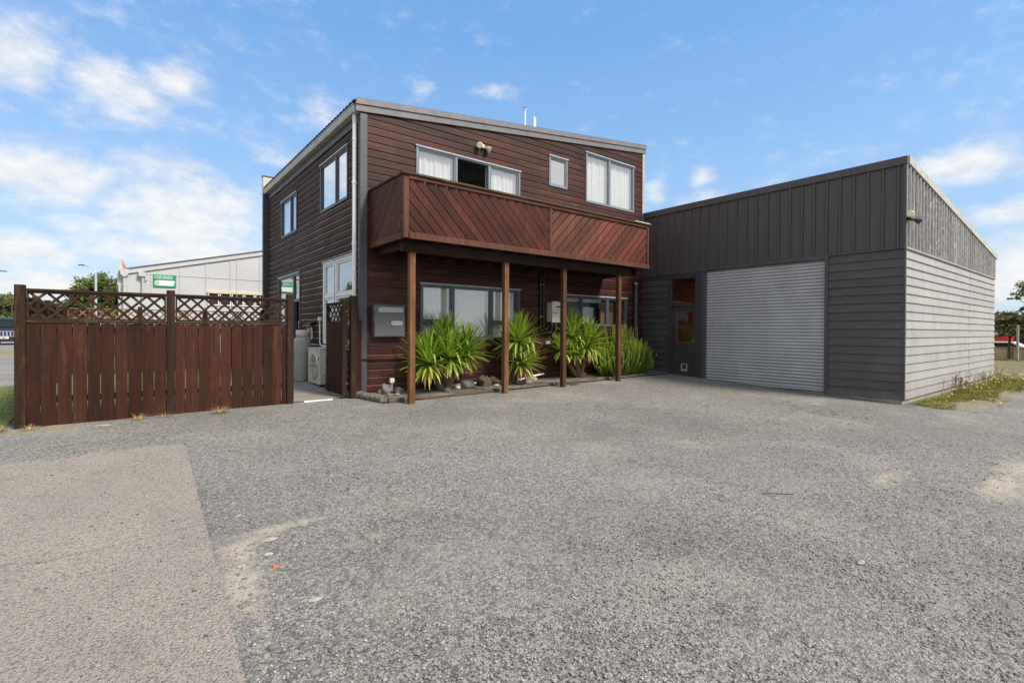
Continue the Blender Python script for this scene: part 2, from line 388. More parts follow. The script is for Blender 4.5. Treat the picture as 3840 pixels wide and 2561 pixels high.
M_POSTD = wood('timber_post_dark', (.125, .058, .030), (.06, .029, .015), 2, .7, fade=(.20, .12, .06), fades=.6, bump=.5)
M_FEN = wood('fence_boards', (.064, .0195, .0105), (.026, .0098, .0066), 2, .66, fade=(.10, .045, .026), fades=.65, grain=.8, knots=True, bump=.5)
M_FENP = wood('fence_posts', (.046, .021, .0125), (.021, .0115, .0075), 2, .75, fade=(.14, .10, .055), fades=.6)
M_FENR = wood('fence_rails', (.056, .027, .016), (.024, .0135, .0088), 0, .75, fade=(.20, .16, .08), fades=.6)
M_FENT = wood('tan_trellis', (.30, .17, .10), (.17, .09, .055), 0, .75)
M_DRIFT = wood('driftwood', (.27, .235, .20), (.05, .04, .034), 0, .9, grain=1.6, bump=1.0)
M_SLEEP = wood('edging_timber', (.17, .125, .09), (.055, .040, .030), 0, .9, grain=1.4, bump=1.0, fade=(.40, .36, .30), fades=.7)

M_TRIM = simple('grey_trim_paint', (.085, .083, .10), (.065, .064, .077), .45, ns=4, bump=.15, bs=80)
M_TRIMD = simple('dark_trim_paint', (.060, .060, .072), (.042, .042, .05), .45, ns=4)
M_FASC = simple('fascia_paint', (.175, .165, .175), (.125, .118, .128), .5, ns=5, bump=.25, bs=70)
M_ALU = simple('grey_window_frame', (.085, .10, .125), (.065, .078, .098), .35, ns=6)
M_ALUL = simple('light_frame_edge', (.42, .46, .50), (.32, .35, .39), .35, ns=6)
M_ALUM = simple('pale_window_frame', (.22, .25, .29), (.17, .195, .225), .35, ns=6)
M_ALUD = simple('bronze_window_frame', (.085, .075, .09), (.06, .055, .068), .35, ns=6)
M_WHITE = simple('white_paint', (.84, .84, .82), (.74, .74, .71), .45, ns=6)
M_GUT = simple('grey_white_gutter', (.46, .45, .43), (.32, .31, .29), .5, ns=4)
M_CREAM = simple('cream_paint', (.60, .56, .48), (.45, .42, .35), .6, ns=3)
M_ROOF = simple('roof_steel', (.07, .068, .075), (.05, .05, .055), .5, ns=2)
M_DARK = simple('interior_dark', (.02, .018, .017), (.012, .011, .010), .9)
M_INT = simple('interior_wall', (.45, .42, .38), (.36, .33, .30), .9)
M_BLACK = simple('black_plastic', (.018, .018, .020), (.012, .012, .013), .42)
M_PIPEG = simple('charcoal_pipe', (.055, .058, .068), (.04, .042, .05), .38)
M_METER = simple('meter_box_paint', (.125, .120, .128), (.10, .097, .103), .42, ns=8, bump=.1, bs=90)
M_CREAMP = simple('appliance_cream', (.62, .59, .52), (.54, .51, .45), .45, ns=4)
M_SILVER = simple('galvanised', (.42, .43, .44), (.30, .31, .32), .38, .7, ns=9)
M_LENS = simple('lamp_lens', (.60, .56, .34), (.50, .46, .28), .25)
M_STONE = simple('grey_stone', (.20, .19, .185), (.10, .097, .093), .8, ns=9, bump=.7, bs=45)
M_STONEB = simple('brown_lava_rock', (.115, .085, .055), (.035, .029, .023), .95, ns=12, bump=1.0, bs=35)
M_STONEL = simple('pale_stone', (.40, .37, .33), (.27, .245, .22), .8, ns=9, bump=.5, bs=45)

m = Mat('glass_pane'); m.n.remove(m.b)
out = m.n['Material Output']; fr = m.n.new('ShaderNodeLayerWeight'); fr.inputs[0].default_value = .5
gl = m.n.new('ShaderNodeBsdfGlossy'); gl.inputs['Roughness'].default_value = .015; gl.inputs[0].default_value = (.95, .97, 1, 1)
nb = m.n.new('ShaderNodeBump'); nb.inputs['Strength'].default_value = .06; nb.inputs['Distance'].default_value = .02
m.link(m.noise(m.pos(), 1.7, 2), nb.inputs['Height']); m.link(nb.outputs[0], gl.inputs['Normal'])
tr = m.n.new('ShaderNodeBsdfTransparent'); tr.inputs[0].default_value = (.93, .95, .95, 1)
mx = m.n.new('ShaderNodeMixShader'); m.link(m.math('ADD', m.math('MULTIPLY', m.math('POWER', fr.outputs['Facing'], 3.5), .85), .06, True), mx.inputs[0])
m.link(tr.outputs[0], mx.inputs[1]); m.link(gl.outputs[0], mx.inputs[2]); m.link(mx.outputs[0], out.inputs[0]); M_GLASS = m.m
def glassy(name, add):
    mm = M_GLASS.copy(); mm.name = name
    for n in mm.node_tree.nodes:
        if n.type == 'MATH' and n.operation == 'ADD': n.inputs[1].default_value = add
    return mm
M_GLASSR = glassy('reflective_pane', .34)
mcu = Mat('net_curtain', .9, 0, .1); pc = mcu.pos((1, 1, .12)); mcu.color(mcu.tone(mcu.mix(mcu.noise(pc, 9, 3), (.80, .79, .76), (.70, .69, .66)))); M_CURT = mcu.m
mfr = Mat('frosted_pane', .25, 0, .5); mfr.color(mfr.mix(mfr.rng(mfr.vor(mfr.pos(), 75), .2, .7), (.46, .48, .47), (.30, .32, .32))); mfr.bump(mfr.vor(mfr.pos(), 75), .5, .004); M_FROST = mfr.m
M_PLY = wood('warm_timber_panel', (.34, .17, .065), (.20, .09, .035), 0, .55)

# shed paints
msh = Mat('charcoal_tray_cladding', .48, 0, .5); p = msh.pos()
st1 = msh.noise(msh.pos((26, 26, .9)), 1.5, 5, .6); c_ = msh.mix(msh.rng(st1, .3, .7), (.086, .073, .072), (.054, .048, .050))
c_ = msh.mix(msh.math('MULTIPLY', msh.rng(msh.noise(p, .9, 5), .45, .7), .4), c_, (.066, .048, .045)); msh.color(msh.tone(c_))
msh.bump(msh.noise(msh.pos((60, 60, .6)), 1.2, 3), .25, .004); M_TRAY = msh.m
msr = Mat('peeling_tray_cladding', .5, 0, .5); p = msr.pos()
c_ = msr.mix(msr.rng(msr.noise(msr.pos((9, 9, .8)), 1.5, 5, .6), .3, .7), (.10, .094, .09), (.06, .056, .055))
pe = msr.math('MULTIPLY', msr.rng(msr.noise(msr.pos((14, 14, 5)), 1.4, 7, .8), .53, .57), msr.rng(msr.noise(msr.pos((1.3, 1.3, .6)), 1.4, 4), .42, .54))
c_ = msr.mix(pe, c_, (.60, .60, .57)); msr.color(msr.tone(c_)); M_TRAYR = msr.m
M_RIBR = simple('chalky_highlit_ribs', (.60, .58, .54), (.30, .28, .26), .5, ns=14, sc=(1, 1, .5))  # rib highlights painted into the pale colour, along with peeled paint
mwb = Mat('charcoal_weatherboard', .5, 0, .5); p = mwb.pos()
c_ = mwb.mix(mwb.rng(mwb.noise(mwb.pos((1, 1, 6)), 2, 5, .6), .3, .7), (.078, .071, .073), (.054, .050, .053))
c_ = mwb.mix(mwb.math('MULTIPLY', mwb.rng(mwb.noise(p, 1.1, 5, .6), .55, .72), .35), c_, (.11, .105, .105)); zz0 = mwb.xyz(p)[2]; c_ = mwb.mix(mwb.math('MULTIPLY', mwb.rng(mwb.math('ADD', mwb.math('MULTIPLY', zz0, -1.6), mwb.noise(mwb.pos((3, 3, 1.2)), 2, 6, .7)), .15, .75), .45), c_, (.17, .155, .14)); mwb.color(mwb.tone(c_))
mwb.bump(mwb.math('ADD', mwb.noise(p, 2.4, 3), mwb.math('MULTIPLY', mwb.noise(mwb.pos((3, 3, 40)), 1, 4), .3)), .35, .02); M_WBD = mwb.m
mwr = Mat('sunlit_grey_weatherboard', .55, 0, .45); p = mwr.pos()  # same paint as the front boards, lightened to carry the sun
c_ = mwr.mix(mwr.rng(mwr.noise(mwr.pos((1.2, 1, .6)), 2.2, 6, .65), .3, .7), (.365, .352, .34), (.285, .278, .272))
c_ = mwr.mix(mwr.math('MULTIPLY', mwr.rng(mwr.noise(p, 1.7, 6, .7), .58, .72), .5), c_, (.22, .21, .215))
c_ = mwr.mix(mwr.math('MULTIPLY', mwr.rng(mwr.noise(mwr.pos((16, 16, 2)), 1, 5, .7), .62, .70), .35), c_, (.23, .21, .20))
c_ = mwr.mix(mwr.math('MULTIPLY', mwr.rng(mwr.math('ADD', mwr.math('MULTIPLY', mwr.xyz(p)[2], -1.5), mwr.noise(mwr.pos((2, 2, 1.2)), 2, 6, .7)), .1, .7), .35), c_, (.24, .215, .185)); mwr.color(mwr.tone(c_)); mwr.bump(mwr.noise(p, 2.0, 3), .35, .02); M_WBR = mwr.m
mro = Mat('roller_door_steel', .40, 0, .5); p = mro.pos()
c_ = mro.mix(mro.rng(mro.noise(mro.pos((1, 1, .5)), 2.5, 6, .65), .3, .7), (.46, .465, .485), (.37, .375, .40))
c_ = mro.mix(mro.math('MULTIPLY', mro.rng(mro.noise(p, 3.1, 7, .75), .62, .70), .4), c_, (.20, .21, .24)); c_ = mro.mix(mro.math('MULTIPLY', mro.rng(mro.math('ADD', mro.math('MULTIPLY', mro.xyz(p)[2], -1.3), mro.noise(mro.pos((3, 3, .8)), 2, 6, .7)), .1, .75), .35), c_, (.24, .225, .20)); c_ = mro.mix(mro.math('MULTIPLY', mro.rng(mro.noise(mro.pos((5, 5, .25)), 2, 5, .7), .56, .72), .28), c_, (.24, .24, .25)); mro.color(mro.tone(c_)); M_ROLL = mro.m

# ---------------------------------------------------------------- ground
Xa, Ya, Xb, Yb, Yc, Xd = 3.734, 9.551, 12.519, 8.042, 3.09, 22.0
def axis_pts(lo, hi, near0, near1, step):
    a = list(np.arange(near0, near1+1e-6, step)); g = step; x = near1
    while x < hi: g *= 1.22; x = min(hi, x+g); a.append(x)
    g = step; x = near0; b = []
    while x > lo: g *= 1.22; x = max(lo, x-g); b.append(x)
    return b[::-1]+a
from mathutils import noise as mn
gx = axis_pts(-900, 1500, -5, 24, .14); gy = axis_pts(-60, 1500, -1, 12, .14)
V = []; dirt = []; dry = []; foot_shade = []
patches = [(6.6,1.75,.75,.17,.95),(7.35,.95,.9,.22,1.15),(8.3,.9,1.0,.3,1.0),(.68,4.0,.22,.35,1.0),(.60,3.45,.17,.45,1.15),(.62,2.9,.12,.3,.8),(1.05,4.2,.45,.13,.95),(1.45,3.65,.5,.09,.75),(1.9,3.9,.3,.07,.5),(1.45,3.03,.22,.10,.62),(1.85,3.2,.30,.07,.60),(1.65,3.08,.35,.12,.42),(1.25,2.55,.1,.05,.7),(2.6,3.82,.4,.06,.42),(1.2,2.1,.05,.04,1.1),(3.2,1.6,.06,.05,.9),(3.9,2.2,.05,.05,.8),(2.35,1.55,.05,.05,.8),(1.9,1.9,.05,.03,.8),(5.5,3.4,.9,.10,.38),(4.3,4.6,.8,.08,.38),(.9,2.9,.25,.2,.5),(2.9,3.4,.25,.05,.6),(2.6,1.2,.3,.1,.45),(9,4,.7,.2,.4),(2.2,4.9,.7,.08,.55)]
for y in gy:
    for x in gx:
        near = max(0, 1-math.hypot(x-4, y-4)/22)
        z = G(x, y) + near*(.012*mn.noise(Vector((x*.8, y*.8, 0)))+.006*mn.noise(Vector((x*3.3, y*3.3, 4))))
        V.append((x, y, z))
        d = 0
        for (px, py, rx, ry, w) in patches:
            d = max(d, w*math.exp(-((x-px)/rx)**2-((y-py)/ry)**2))
        rr_ = math.hypot(x-12.5, y+4.5); tk = max(math.exp(-((rr_-9.5)/.22)**2), math.exp(-((rr_-11.0)/.22)**2), .8*math.exp(-((math.hypot(x-1, y+6)-11.6)/.25)**2)*(x > 1.5), .8*math.exp(-((math.hypot(x-1, y+6)-13.1)/.25)**2)*(x > 1.5))
        if y < 8 and x < 12.2: d = max(d, .30*tk)
        dirt.append(d)
        e = .95*sstep(19.5, 22.5, x) * (1 if y > -4 else .5)
        e = max(e, .85*math.exp(-((y-9.15)/.22)**2)*sstep(2.6, .4, x)*(.5+.4*(x < -.5)))      # along the fence
        e = max(e, .75*math.exp(-((y-2.45)/.6)**2)*sstep(12.6, 13.6, x)); e = max(e, .55*sstep(15, 20, x)*sstep(-1, 1.5, y)*(y < 3.2))
        e = max(e, .30*sstep(6, 9, x)*sstep(2.2, .2, y)); e = max(e, 1.0*sstep(-1.1, -1.4, x)*sstep(8.6, 9.4, y))
        e = max(e, .34*math.exp(-((x-9.6)/1.4)**2-((y-3.9)/1.0)**2), .45*math.exp(-((x-10.9)/.6)**2-((y-6.1)/.8)**2))
        dry.append(e)
        foot_shade.append(max(.75*math.exp(-max(0, 12.45-x)**2/.12)*(2.9 < y < 9.6), .5*math.exp(-max(0, x-0)*0-((y-2.6)/.3)**2)*sstep(12.5, 13, x), .9*math.exp(-(x-3)**2/3)*(9.5 < y < 18)*.4))  # painted shade at shed front foot; also darkens side wall foot and yard strip
nx = len(gx); Fc = [(j*nx+i, j*nx+i+1, (j+1)*nx+i+1, (j+1)*nx+i) for j in range(len(gy)-1) for i in range(nx-1)]
me = bpy.data.meshes.new('ground'); me.from_pydata(V, [], Fc); me.materials.append(M_GRAVEL)
for nm, arr in (('dirt', dirt), ('dry', dry), ('foot_shade', foot_shade)):
    a = me.attributes.new(nm, 'FLOAT', 'POINT'); a.data.foreach_set('value', arr)
me.polygons.foreach_set('use_smooth', [True]*len(Fc))
go = bpy.data.objects.new('ground', me); COL.objects.link(go); go['kind'] = 'structure'

def sheet(name, xs, ys, mat, dz, kind='structure', edge=None, thick=0, attrs=None):
    mb = MB(); rows = []
    for y in ys:
        r = []
        for i, x in enumerate(xs):
            xx = x+(edge(y) if (edge and i == len(xs)-1) else 0); r.append((xx, y, G(xx, y)+dz))
        rows.append(r)
    mb.grid(rows)
    if thick:
        mb.grid([[(r[-1][0], r[-1][1], r[-1][2]) for r in rows], [(r[-1][0]+.006, r[-1][1], r[-1][2]-thick) for r in rows]])
    o = mb.build(name, mat)
    if attrs: attrs(o)
    o['kind'] = kind; return o
def edge_x(y): return (y-5)*.045*0 +.022*mn.noise(Vector((y*3, 3, 0)))+.014*mn.noise(Vector((y*13, 3, 0)))
xs = list(np.arange(-9, .531, .12)); xs[-1] = .53
ys = list(np.arange(-4, 7.75, .07))
def conc_attr(o):
    sp = [ (sstep(7.2, 7.9, v.co.y + .25*sstep(0, -4, v.co.x))*1.1 + .32*sstep(6.0, 7.4, v.co.y) + .30*sstep(.10, .0, .43+(v.co.y-2.59)*.038-v.co.x) + .5*math.exp(-((v.co.x+.78)/.14)**2-((v.co.y-6.1)/.14)**2)) for v in o.data.vertices]
    a = o.data.attributes.new('spill', 'FLOAT', 'POINT'); a.data.foreach_set('value', sp)
co = sheet('concrete_apron', xs, ys, M_CONC, .018, edge=lambda y: edge_x(y)+(.46-.53)+(y-2.59)*(.18/4.73), thick=.03, attrs=conc_attr)
sheet('yard_path', list(np.arange(2.44, 3.74, .2))+[3.73], list(np.arange(9.42, 17.2, .3)), M_YARD, .014)
sheet('garden_bed', list(np.arange(3.75, 12.5, .15)), [8.52, 8.62, 8.8, 9.0, 9.3, 9.54], M_BED, .03)
sheet('lawn', list(np.arange(-9, -1.2, .4))+[-1.2], list(np.arange(9.35, 14.2, .3)), M_LAWN, .012)
sheet('back_lawn', [-1.05, 0, 1, 2, 2.43], list(np.arange(9.5, 23.9, .5)), M_LAWN, .012)
sheet('road', [-200, -60, -30, -12, -6, -2, -1.15], [14.2, 16, 20, 26, 35, 60], M_ASPH, .010)

# threshold strip at the gateway
mb = MB(); mb.hexa([(2.62,9.36,.072),(3.12,9.33,.076),(3.12,9.37,.076),(2.62,9.40,.072),(2.62,9.36,.096),(3.12,9.33,.10),(3.12,9.37,.10),(2.62,9.40,.096)])
tag(mb.build('door_sill_strip', M_WHITE, base=(2.87, 9.37, .07)), 'thin white metal strip lying across the gateway ground', 'strip')

# ---------------------------------------------------------------- stones and gravel
def rockmesh(mb, c, r, seed, n=2, rough=.25, tone=1.0):
    bm = bmesh.new(); bmesh.ops.create_icosphere(bm, subdivisions=n, radius=1)
    for v in bm.verts:
        q = v.co.copy(); k = 1+rough*(mn.noise(q*1.3+Vector((seed*3.1, 0, 0)))*1.6+mn.noise(q*3.4+Vector((seed, 7, 0)))*.7+mn.noise(q*8+Vector((seed, 1, 9)))*.3)
        v.co = Vector((q.x*r[0]*k, q.y*r[1]*k, q.z*r[2]*k))
    i = len(mb.v)
    for v in bm.verts: mb.v.append((v.co.x+c[0], v.co.y+c[1], v.co.z+c[2]))
    bm.verts.index_update()
    for f in bm.faces: mb.f.append(tuple(i+v.index for v in f.verts)); mb.t.append(tone); mb.mi.append(0); mb.sm.append(True)
    bm.free()
M_CHIP = Mat('gravel_chips', .8, 0, .3); M_CHIP.color(M_CHIP.tone((.25, .235, .212, 1))); M_CHIP = M_CHIP.m
mb = MB(); rg = random.Random(3)
tet = [Vector(v) for v in ((1,0,-.35),(-.5,.87,-.35),(-.5,-.87,-.35),(0.1,0,.7),(.6,.5,.2),(-.7,.3,.25),(.1,-.8,.3))]
tf = ((0,1,4),(1,5,4),(4,5,3),(1,2,5),(2,6,5),(5,6,3),(2,0,6),(0,4,6),(4,3,6))
cnt = 0
while cnt < 26000:
    dist = 2.0+7.5*rg.random()**1.5; a = yaw+R(rg.uniform(-50, 50)); x, y = dist*math.cos(a), dist*math.sin(a)
    if y > 8.3 or x > 12.3: continue
    if x < .5 and (y > -1 and y < 7.3) and rg.random() > .03: continue
    s = rg.uniform(.0045, .0095)*(1+.3*(rg.random() > .9)); an = rg.random()*6.28; ca, sa = math.cos(an), math.sin(an); t = rg.choice([.45,.6,.75,.9,1.05,1.25,1.5]); q = rg.uniform(.7, 1.4)
    z = G(x, y)+(.022 if x < .5 and y < 7.6 else .002); i = len(mb.v)
    for v in tet: mb.v.append((x+s*(v.x*ca*q-v.y*sa), y+s*(v.x*sa*q+v.y*ca), z+s*(v.z*.8+.3)))
    for f in tf: mb.f.append(tuple(i+k for k in f)); mb.t.append(t); mb.mi.append(0); mb.sm.append(False)
    cnt += 1
for _ in range(700):
    dist = 2.2+8*rg.random(); a = yaw+R(rg.uniform(-50, 50)); x, y = dist*math.cos(a), dist*math.sin(a)
    if y > 8.2 or x > 12.2: continue
    nearc = math.exp(-((x-.7)/.35)**2-((y-3.4)/1.0)**2)
    s = rg.uniform(.007, .012); rockmesh(mb, (x, y, G(x, y)+.003+(.018 if x < .5 and y < 7.4 else 0)), (s*rg.uniform(.8, 1.5), s*rg.uniform(.7, 1.1), s*.5), rg.uniform(0, 99), 1, .3, rg.choice([.4, .6, .8, 1.0, 1.25]))
for _ in range(120):
    x, y = rg.gauss(.78, .22), rg.gauss(3.5, .6)
    if x < .55: continue
    s = rg.uniform(.007, .018); rockmesh(mb, (x, y, G(x, y)+.003), (s*rg.uniform(.8, 1.5), s*rg.uniform(.6, 1.1), s*.45), rg.uniform(0, 99), 2, .25, rg.choice([.5, .7, .8, 1.0, 1.25]))
tag(mb.build('loose_gravel', M_CHIP), 'loose grey gravel chips scattered over the drive', 'gravel', kind='stuff')

flat = [(.88,4.02,.055,.028,'pale grey'),(.82,3.58,.022,.018,'orange'),(.64,3.72,.028,.02,'pale'),(.57,3.23,.03,.022,'grey'),(.92,3.05,.04,.024,'pale grey'),(4.16,1.26,.04,.022,'pale pinkish'),(.62,2.75,.032,.024,'blue grey'),(-.18,9.02,.09,.045,'pale grey'),(.74,2.45,.03,.026,'dark'),(.82,3.79,.032,.024,'tan')]
M_ST = {'pale grey': M_STONEL, 'orange': simple('orange_brick_chip', (.50, .16, .07), (.38, .12, .05), .9), 'pale': M_STONEL, 'grey': M_STONE, 'pale pinkish': M_STONEL, 'blue grey': M_STONE, 'dark': M_STONE, 'tan': M_SLABOLD}
flab = ['flat pale grey stone on the tan dirt patch beside the concrete apron', 'small orange brick chip on the gravel beside the concrete apron', 'pale stone beside the concrete edge, left of the orange chip',
 'small grey stone in the dirt hollow against the concrete edge', 'elongated pale stone right of the concrete, nearer the camera than the orange chip', 'pale pinkish flat stone alone in the open gravel right of centre',
 'blue grey stone near the bottom edge close to the concrete', 'flat pale stone lying against the foot of the brown fence', 'dark round stone in the gravel at the bottom of the picture', 'tan stone at the head of the dirt patch by the concrete']
for i, (x, y, a, b, k) in enumerate(flat):
    mb = MB(); z = G(x, y); rockmesh(mb, (x, y, z+.004), (a, b, .011), i+5, 3, .22)
    tag(mb.build('stone', M_ST[k], base=(x, y, z)), flab[i], 'stone')
mb = MB(); pts = []
for k in range(14):
    t = k/13; x = 5.35+(.9)*t; y = 5.05-.62*t-.5*t*0+.04*math.sin(t*5); pts.append((4.95+.24*t, 2.33-.19*t+.012*math.sin(t*6), G(5, 2.2)+.012))
mb.tube(pts, .0035, 6); tag(mb.build('twig', M_BEAM, base=pts[0]), 'thin dark twig lying on the open gravel', 'twig')

# ================================================================ HOUSE
PF = lambda u, z, d: (u, Ya-d, z)
PL = lambda u, z, d: (Xa-d, u, z)
PS = lambda u, z, d: (Xb-d, u, z)
PR = lambda u, z, d: (u, Yc-d, z)
house = thing('two_storey_house', (8.1, 13.3, .1), 'two storey house clad in dark red brown boards with a sloping roof and a balcony', 'house')
YB = 17.1
ztop = lambda x: 5.72+.1274*(x-3.61)
PROF = [(0, .030), (.80, .028), (1, .004)]
wins_f = dict(W1=(4.90, 7.70, 3.18, 5.24), W2=(8.65, 9.30, 5.09, 5.86), W3=(10.0, 12.05, 4.89, 6.24), W4=(5.01, 7.71, 1.16, 2.37), W5=(9.2, 11.76, 1.50, 2.33))
wins_l = dict(L1=(13.91, 15.5, 3.98, 5.02), L2=(10.18, 11.95, 4.07, 5.17), L3=(10.97, 11.72, 1.06, 2.9), L4=(9.80, 10.91, 1.06, 2.9), L5=(13.61, 15.82, .28, 2.87))
def two_mat_clad(name, P, u0, u1, z0, z1, opens, ztopf, mats, flip, seed):
    """face boards on material 0, worn chamfer with painted sky light on material 1"""
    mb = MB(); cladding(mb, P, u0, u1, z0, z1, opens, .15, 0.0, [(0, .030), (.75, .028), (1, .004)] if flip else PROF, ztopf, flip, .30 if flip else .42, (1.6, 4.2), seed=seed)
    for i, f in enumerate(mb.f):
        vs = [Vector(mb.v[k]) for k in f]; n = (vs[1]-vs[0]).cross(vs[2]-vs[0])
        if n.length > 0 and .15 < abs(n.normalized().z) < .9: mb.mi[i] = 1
    return mb.build(name, mats, house)
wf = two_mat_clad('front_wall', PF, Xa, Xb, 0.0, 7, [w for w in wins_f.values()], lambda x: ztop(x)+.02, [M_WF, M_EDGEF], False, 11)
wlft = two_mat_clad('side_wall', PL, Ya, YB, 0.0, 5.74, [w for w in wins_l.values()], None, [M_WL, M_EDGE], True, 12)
mb = MB()   # unseen rear and end walls, upstairs floor, ceiling
mb.box(Xb-.03, Xb+.0, Ya+.02, YB, 0, 6.70); mb.box(Xa+.02, Xb, YB-.02, YB, 0, 6)
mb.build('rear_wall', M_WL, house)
mb = MB(); mb.box(Xa+.03, Xb-.04, Ya+.03, YB-.05, 2.92, 3.0); mb.build('upstairs_floor', M_INT, house)
mb = MB()
for (x, y0, z0, z1) in ((8.1, Ya+.2, 3.0, 5.7), (8.1, Ya+.2, 0.1, 2.9)): mb.box(x, x+.08, y0, YB-.1, z0, z1)
mb.box(Xa+.3, Xb-.1, 13.0, 13.08, .1, 2.9); mb.build('inner_wall', M_INT, house)
# roof
mb = MB(); rp = lambda x, y, dz: (x, y, ztop(x)+dz)
n = 44
rows = []
for k in range(2):
    rows.append([])
ysr = [9.47+i*(17.2-9.47)/(4*n) for i in range(4*n+1)]
rows = [[(x, y, ztop(x)+.085+(.018 if (i % 4) in (1, 2) else 0)) for i, y in enumerate(ysr)] for x in (3.56, 12.6)]
mb.grid(rows, smooth=False)
for k in range(110):
    x = 3.64+k*.0815; mb.box(x, x+.045, 9.463, 9.52, ztop(x)+.127, ztop(x)+.139)
mb.hexa([rp(3.60,9.54,-.01), rp(12.56,9.54,-.01), rp(12.56,17.15,-.01), rp(3.60,17.15,-.01), rp(3.60,9.54,.075), rp(12.56,9.54,.075), rp(12.56,17.15,.075), rp(3.60,17.15,.075)])
roof = mb.build('roof', M_ROOF, house)
# barge boards on the front rake
mb = MB()
for (z0, z1, y0, y1, t) in ((-.115, .015, 9.485, 9.53, 1.0), (.017, .125, 9.462, 9.53, 1.08)):
    xs_ = [3.60, 7.9, 12.58]
    for i in range(2):
        a, b = xs_[i]+.002, xs_[i+1]-.002
        mb.hexa([rp(a,y0,z0), rp(b,y0,z0), rp(b,y1,z0), rp(a,y1,z0), rp(a,y0,z1), rp(b,y0,z1), rp(b,y1,z1), rp(a,y1,z1)], t)
mb.build('barge_board', M_FASC, house)
# corrugated sheet ends just above the barge
# gutter, its fascia, downpipe
mb = MB(); mb.box(3.685, 3.705, 9.56, 17.1, 5.42, 5.60); mb.build('eave_fascia', M_TRIMD, house)
mb = MB(); gp = [(3.705, 5.60), (3.58, 5.60), (3.565, 5.66), (3.575, 5.735), (3.56, 5.745), (3.56, 5.76), (3.59, 5.76), (3.595, 5.63), (3.70, 5.63)]
mb.grid([[(a, y, b) for a, b in gp] for y in (9.545, 17.14)], smooth=False); mb.face([(a, 9.545, b) for a, b in gp[:6]]); mb.build('gutter', M_GUT, house, bevel=0)
mb = MB(); mb.tube([(3.655, 9.70, 5.62), (3.655, 9.70, 1.56)], .042, 14)
for z in (4.25, 3.05, 5.1): mb.tube([(3.655, 9.70, z), (3.655, 9.70, z+.05)], .05, 14)
mb.box(3.69, 3.72, 9.68, 9.72, 4.26, 4.29); mb.build('downpipe', M_WHITE, house)
# corner boards
mb = MB(); mb.box(3.700, 3.84, 9.512, 9.528, 0.06, 5.60); mb.box(3.694, 3.71, 9.5285, 9.60, 0.06, 5.60)
mb.build('corner_board', M_TRIM, house)
mb = MB(); mb.box(3.55, 3.73, 17.102, 17.24, 0.2, 5.62); mb.build('end_fin', M_TRIMD, house)
mb = MB(); mb.box(3.55, 12.5, 17.105, 17.26, 5.625, 6.14); mb.build('parapet', M_CREAM, house)
mb = MB(); mb.box(3.53, 12.5, 17.09, 17.28, 6.142, 6.17); mb.build('parapet_cap', M_TRIMD, house)
mb = MB(); mb.box(12.455, 12.515, 9.505, 9.528, 4.2, 6.75); mb.box(12.517, 12.54, 9.505, 9.56, 4.95, 6.75); mb.build('end_trim', M_GUT, house)

def window(name, P, u0, u1, z0, z1, mull=(), trans=(), mat=None, fw=.045, sash=.03, head=True, glass=None, curtain=None, open_cells=(), depth=.048, skip_tr=(), curt_mat=None, seed=1):
    """frame = part, panes and curtains = sub-parts"""
    mat = mat or M_ALU; glass = glass or M_GLASS; mb = MB(); D = depth
    wbox(mb, P, u0, u0+fw, z0, z1, -.06, D); wbox(mb, P, u1-fw, u1, z0, z1, -.06, D)
    wbox(mb, P, u0+fw, u1-fw, z0, z0+fw, -.06, D-.002); wbox(mb, P, u0+fw, u1-fw, z1-fw, z1, -.06, D-.002)
    us = [u0+fw]
    for m_ in mull: wbox(mb, P, m_-.028, m_+.028, z0+fw, z1-fw, -.05, D-.004); us += [m_-.028, m_+.028]
    us.append(u1-fw); cells = []
    for i in range(0, len(us), 2):
        a, b = us[i], us[i+1]; zs = [z0+fw]
        for j, t in enumerate(trans):
            if (i//2, j) in skip_tr: continue
            wbox(mb, P, a, b, t-.025, t+.025, -.05, D-.006); zs += [t-.025, t+.025]
        zs.append(z1-fw)
        for j in range(0, len(zs), 2): cells.append((a, b, zs[j], zs[j+1], i//2, j//2))
    for (a, b, c, d, i, j) in cells:
        if (i, j) in open_cells: continue
        s = sash
        wbox(mb, P, a, a+s, c, d, -.035, D-.018, .85); wbox(mb, P, b-s, b, c, d, -.035, D-.018, .85)
        wbox(mb, P, a+s, b-s, c, c+s, -.035, D-.019, .85); wbox(mb, P, a+s, b-s, d-s, d, -.035, D-.019, .85)
    fr = mb.build(name, mat, house, bevel=.003)
    if head:
        mb = MB(); wbox(mb, P, u0-.02, u1+.02, z1+.001, z1+.018, 0, D+.02); wbox(mb, P, u0-.02, u1+.02, z1-.012, z1, D+.001, D+.02)
        mb.build('head_flashing', M_ALUL, fr)
    for (a, b, c, d, i, j) in cells:
        if (i, j) in open_cells: continue
        mb = MB(); mb.face([P(a+sash, c+sash, .005), P(b-sash, c+sash, .005), P(b-sash, d-sash, .005), P(a+sash, d-sash, .005)]); mb.build('pane', glass, fr)
    if curtain:
        rg = random.Random(seed)
        for (ca, cb, cz0, cz1, w) in curtain:
            mb = MB(); N = int((cb-ca)/.012); rows = []
            ph = [rg.uniform(0, 6) for _ in range(4)]
            for zz in np.linspace(cz0, cz1, 5):
                r = []
                for k in range(N+1):
                    u = ca+(cb-ca)*k/N; fl = 1-.25*(zz-cz0)/(cz1-cz0)
                    dd = .022*fl*math.sin(u*48/w+ph[0]+1.3*math.sin(u*7+ph[1]))+.012*math.sin(u*21+ph[2])
                    r.append(P(u, zz, -.085+dd*.8))
                rows.append(r)
            mb.grid(rows); mb.build('curtain', curt_mat or M_CURT, fr)
    return fr
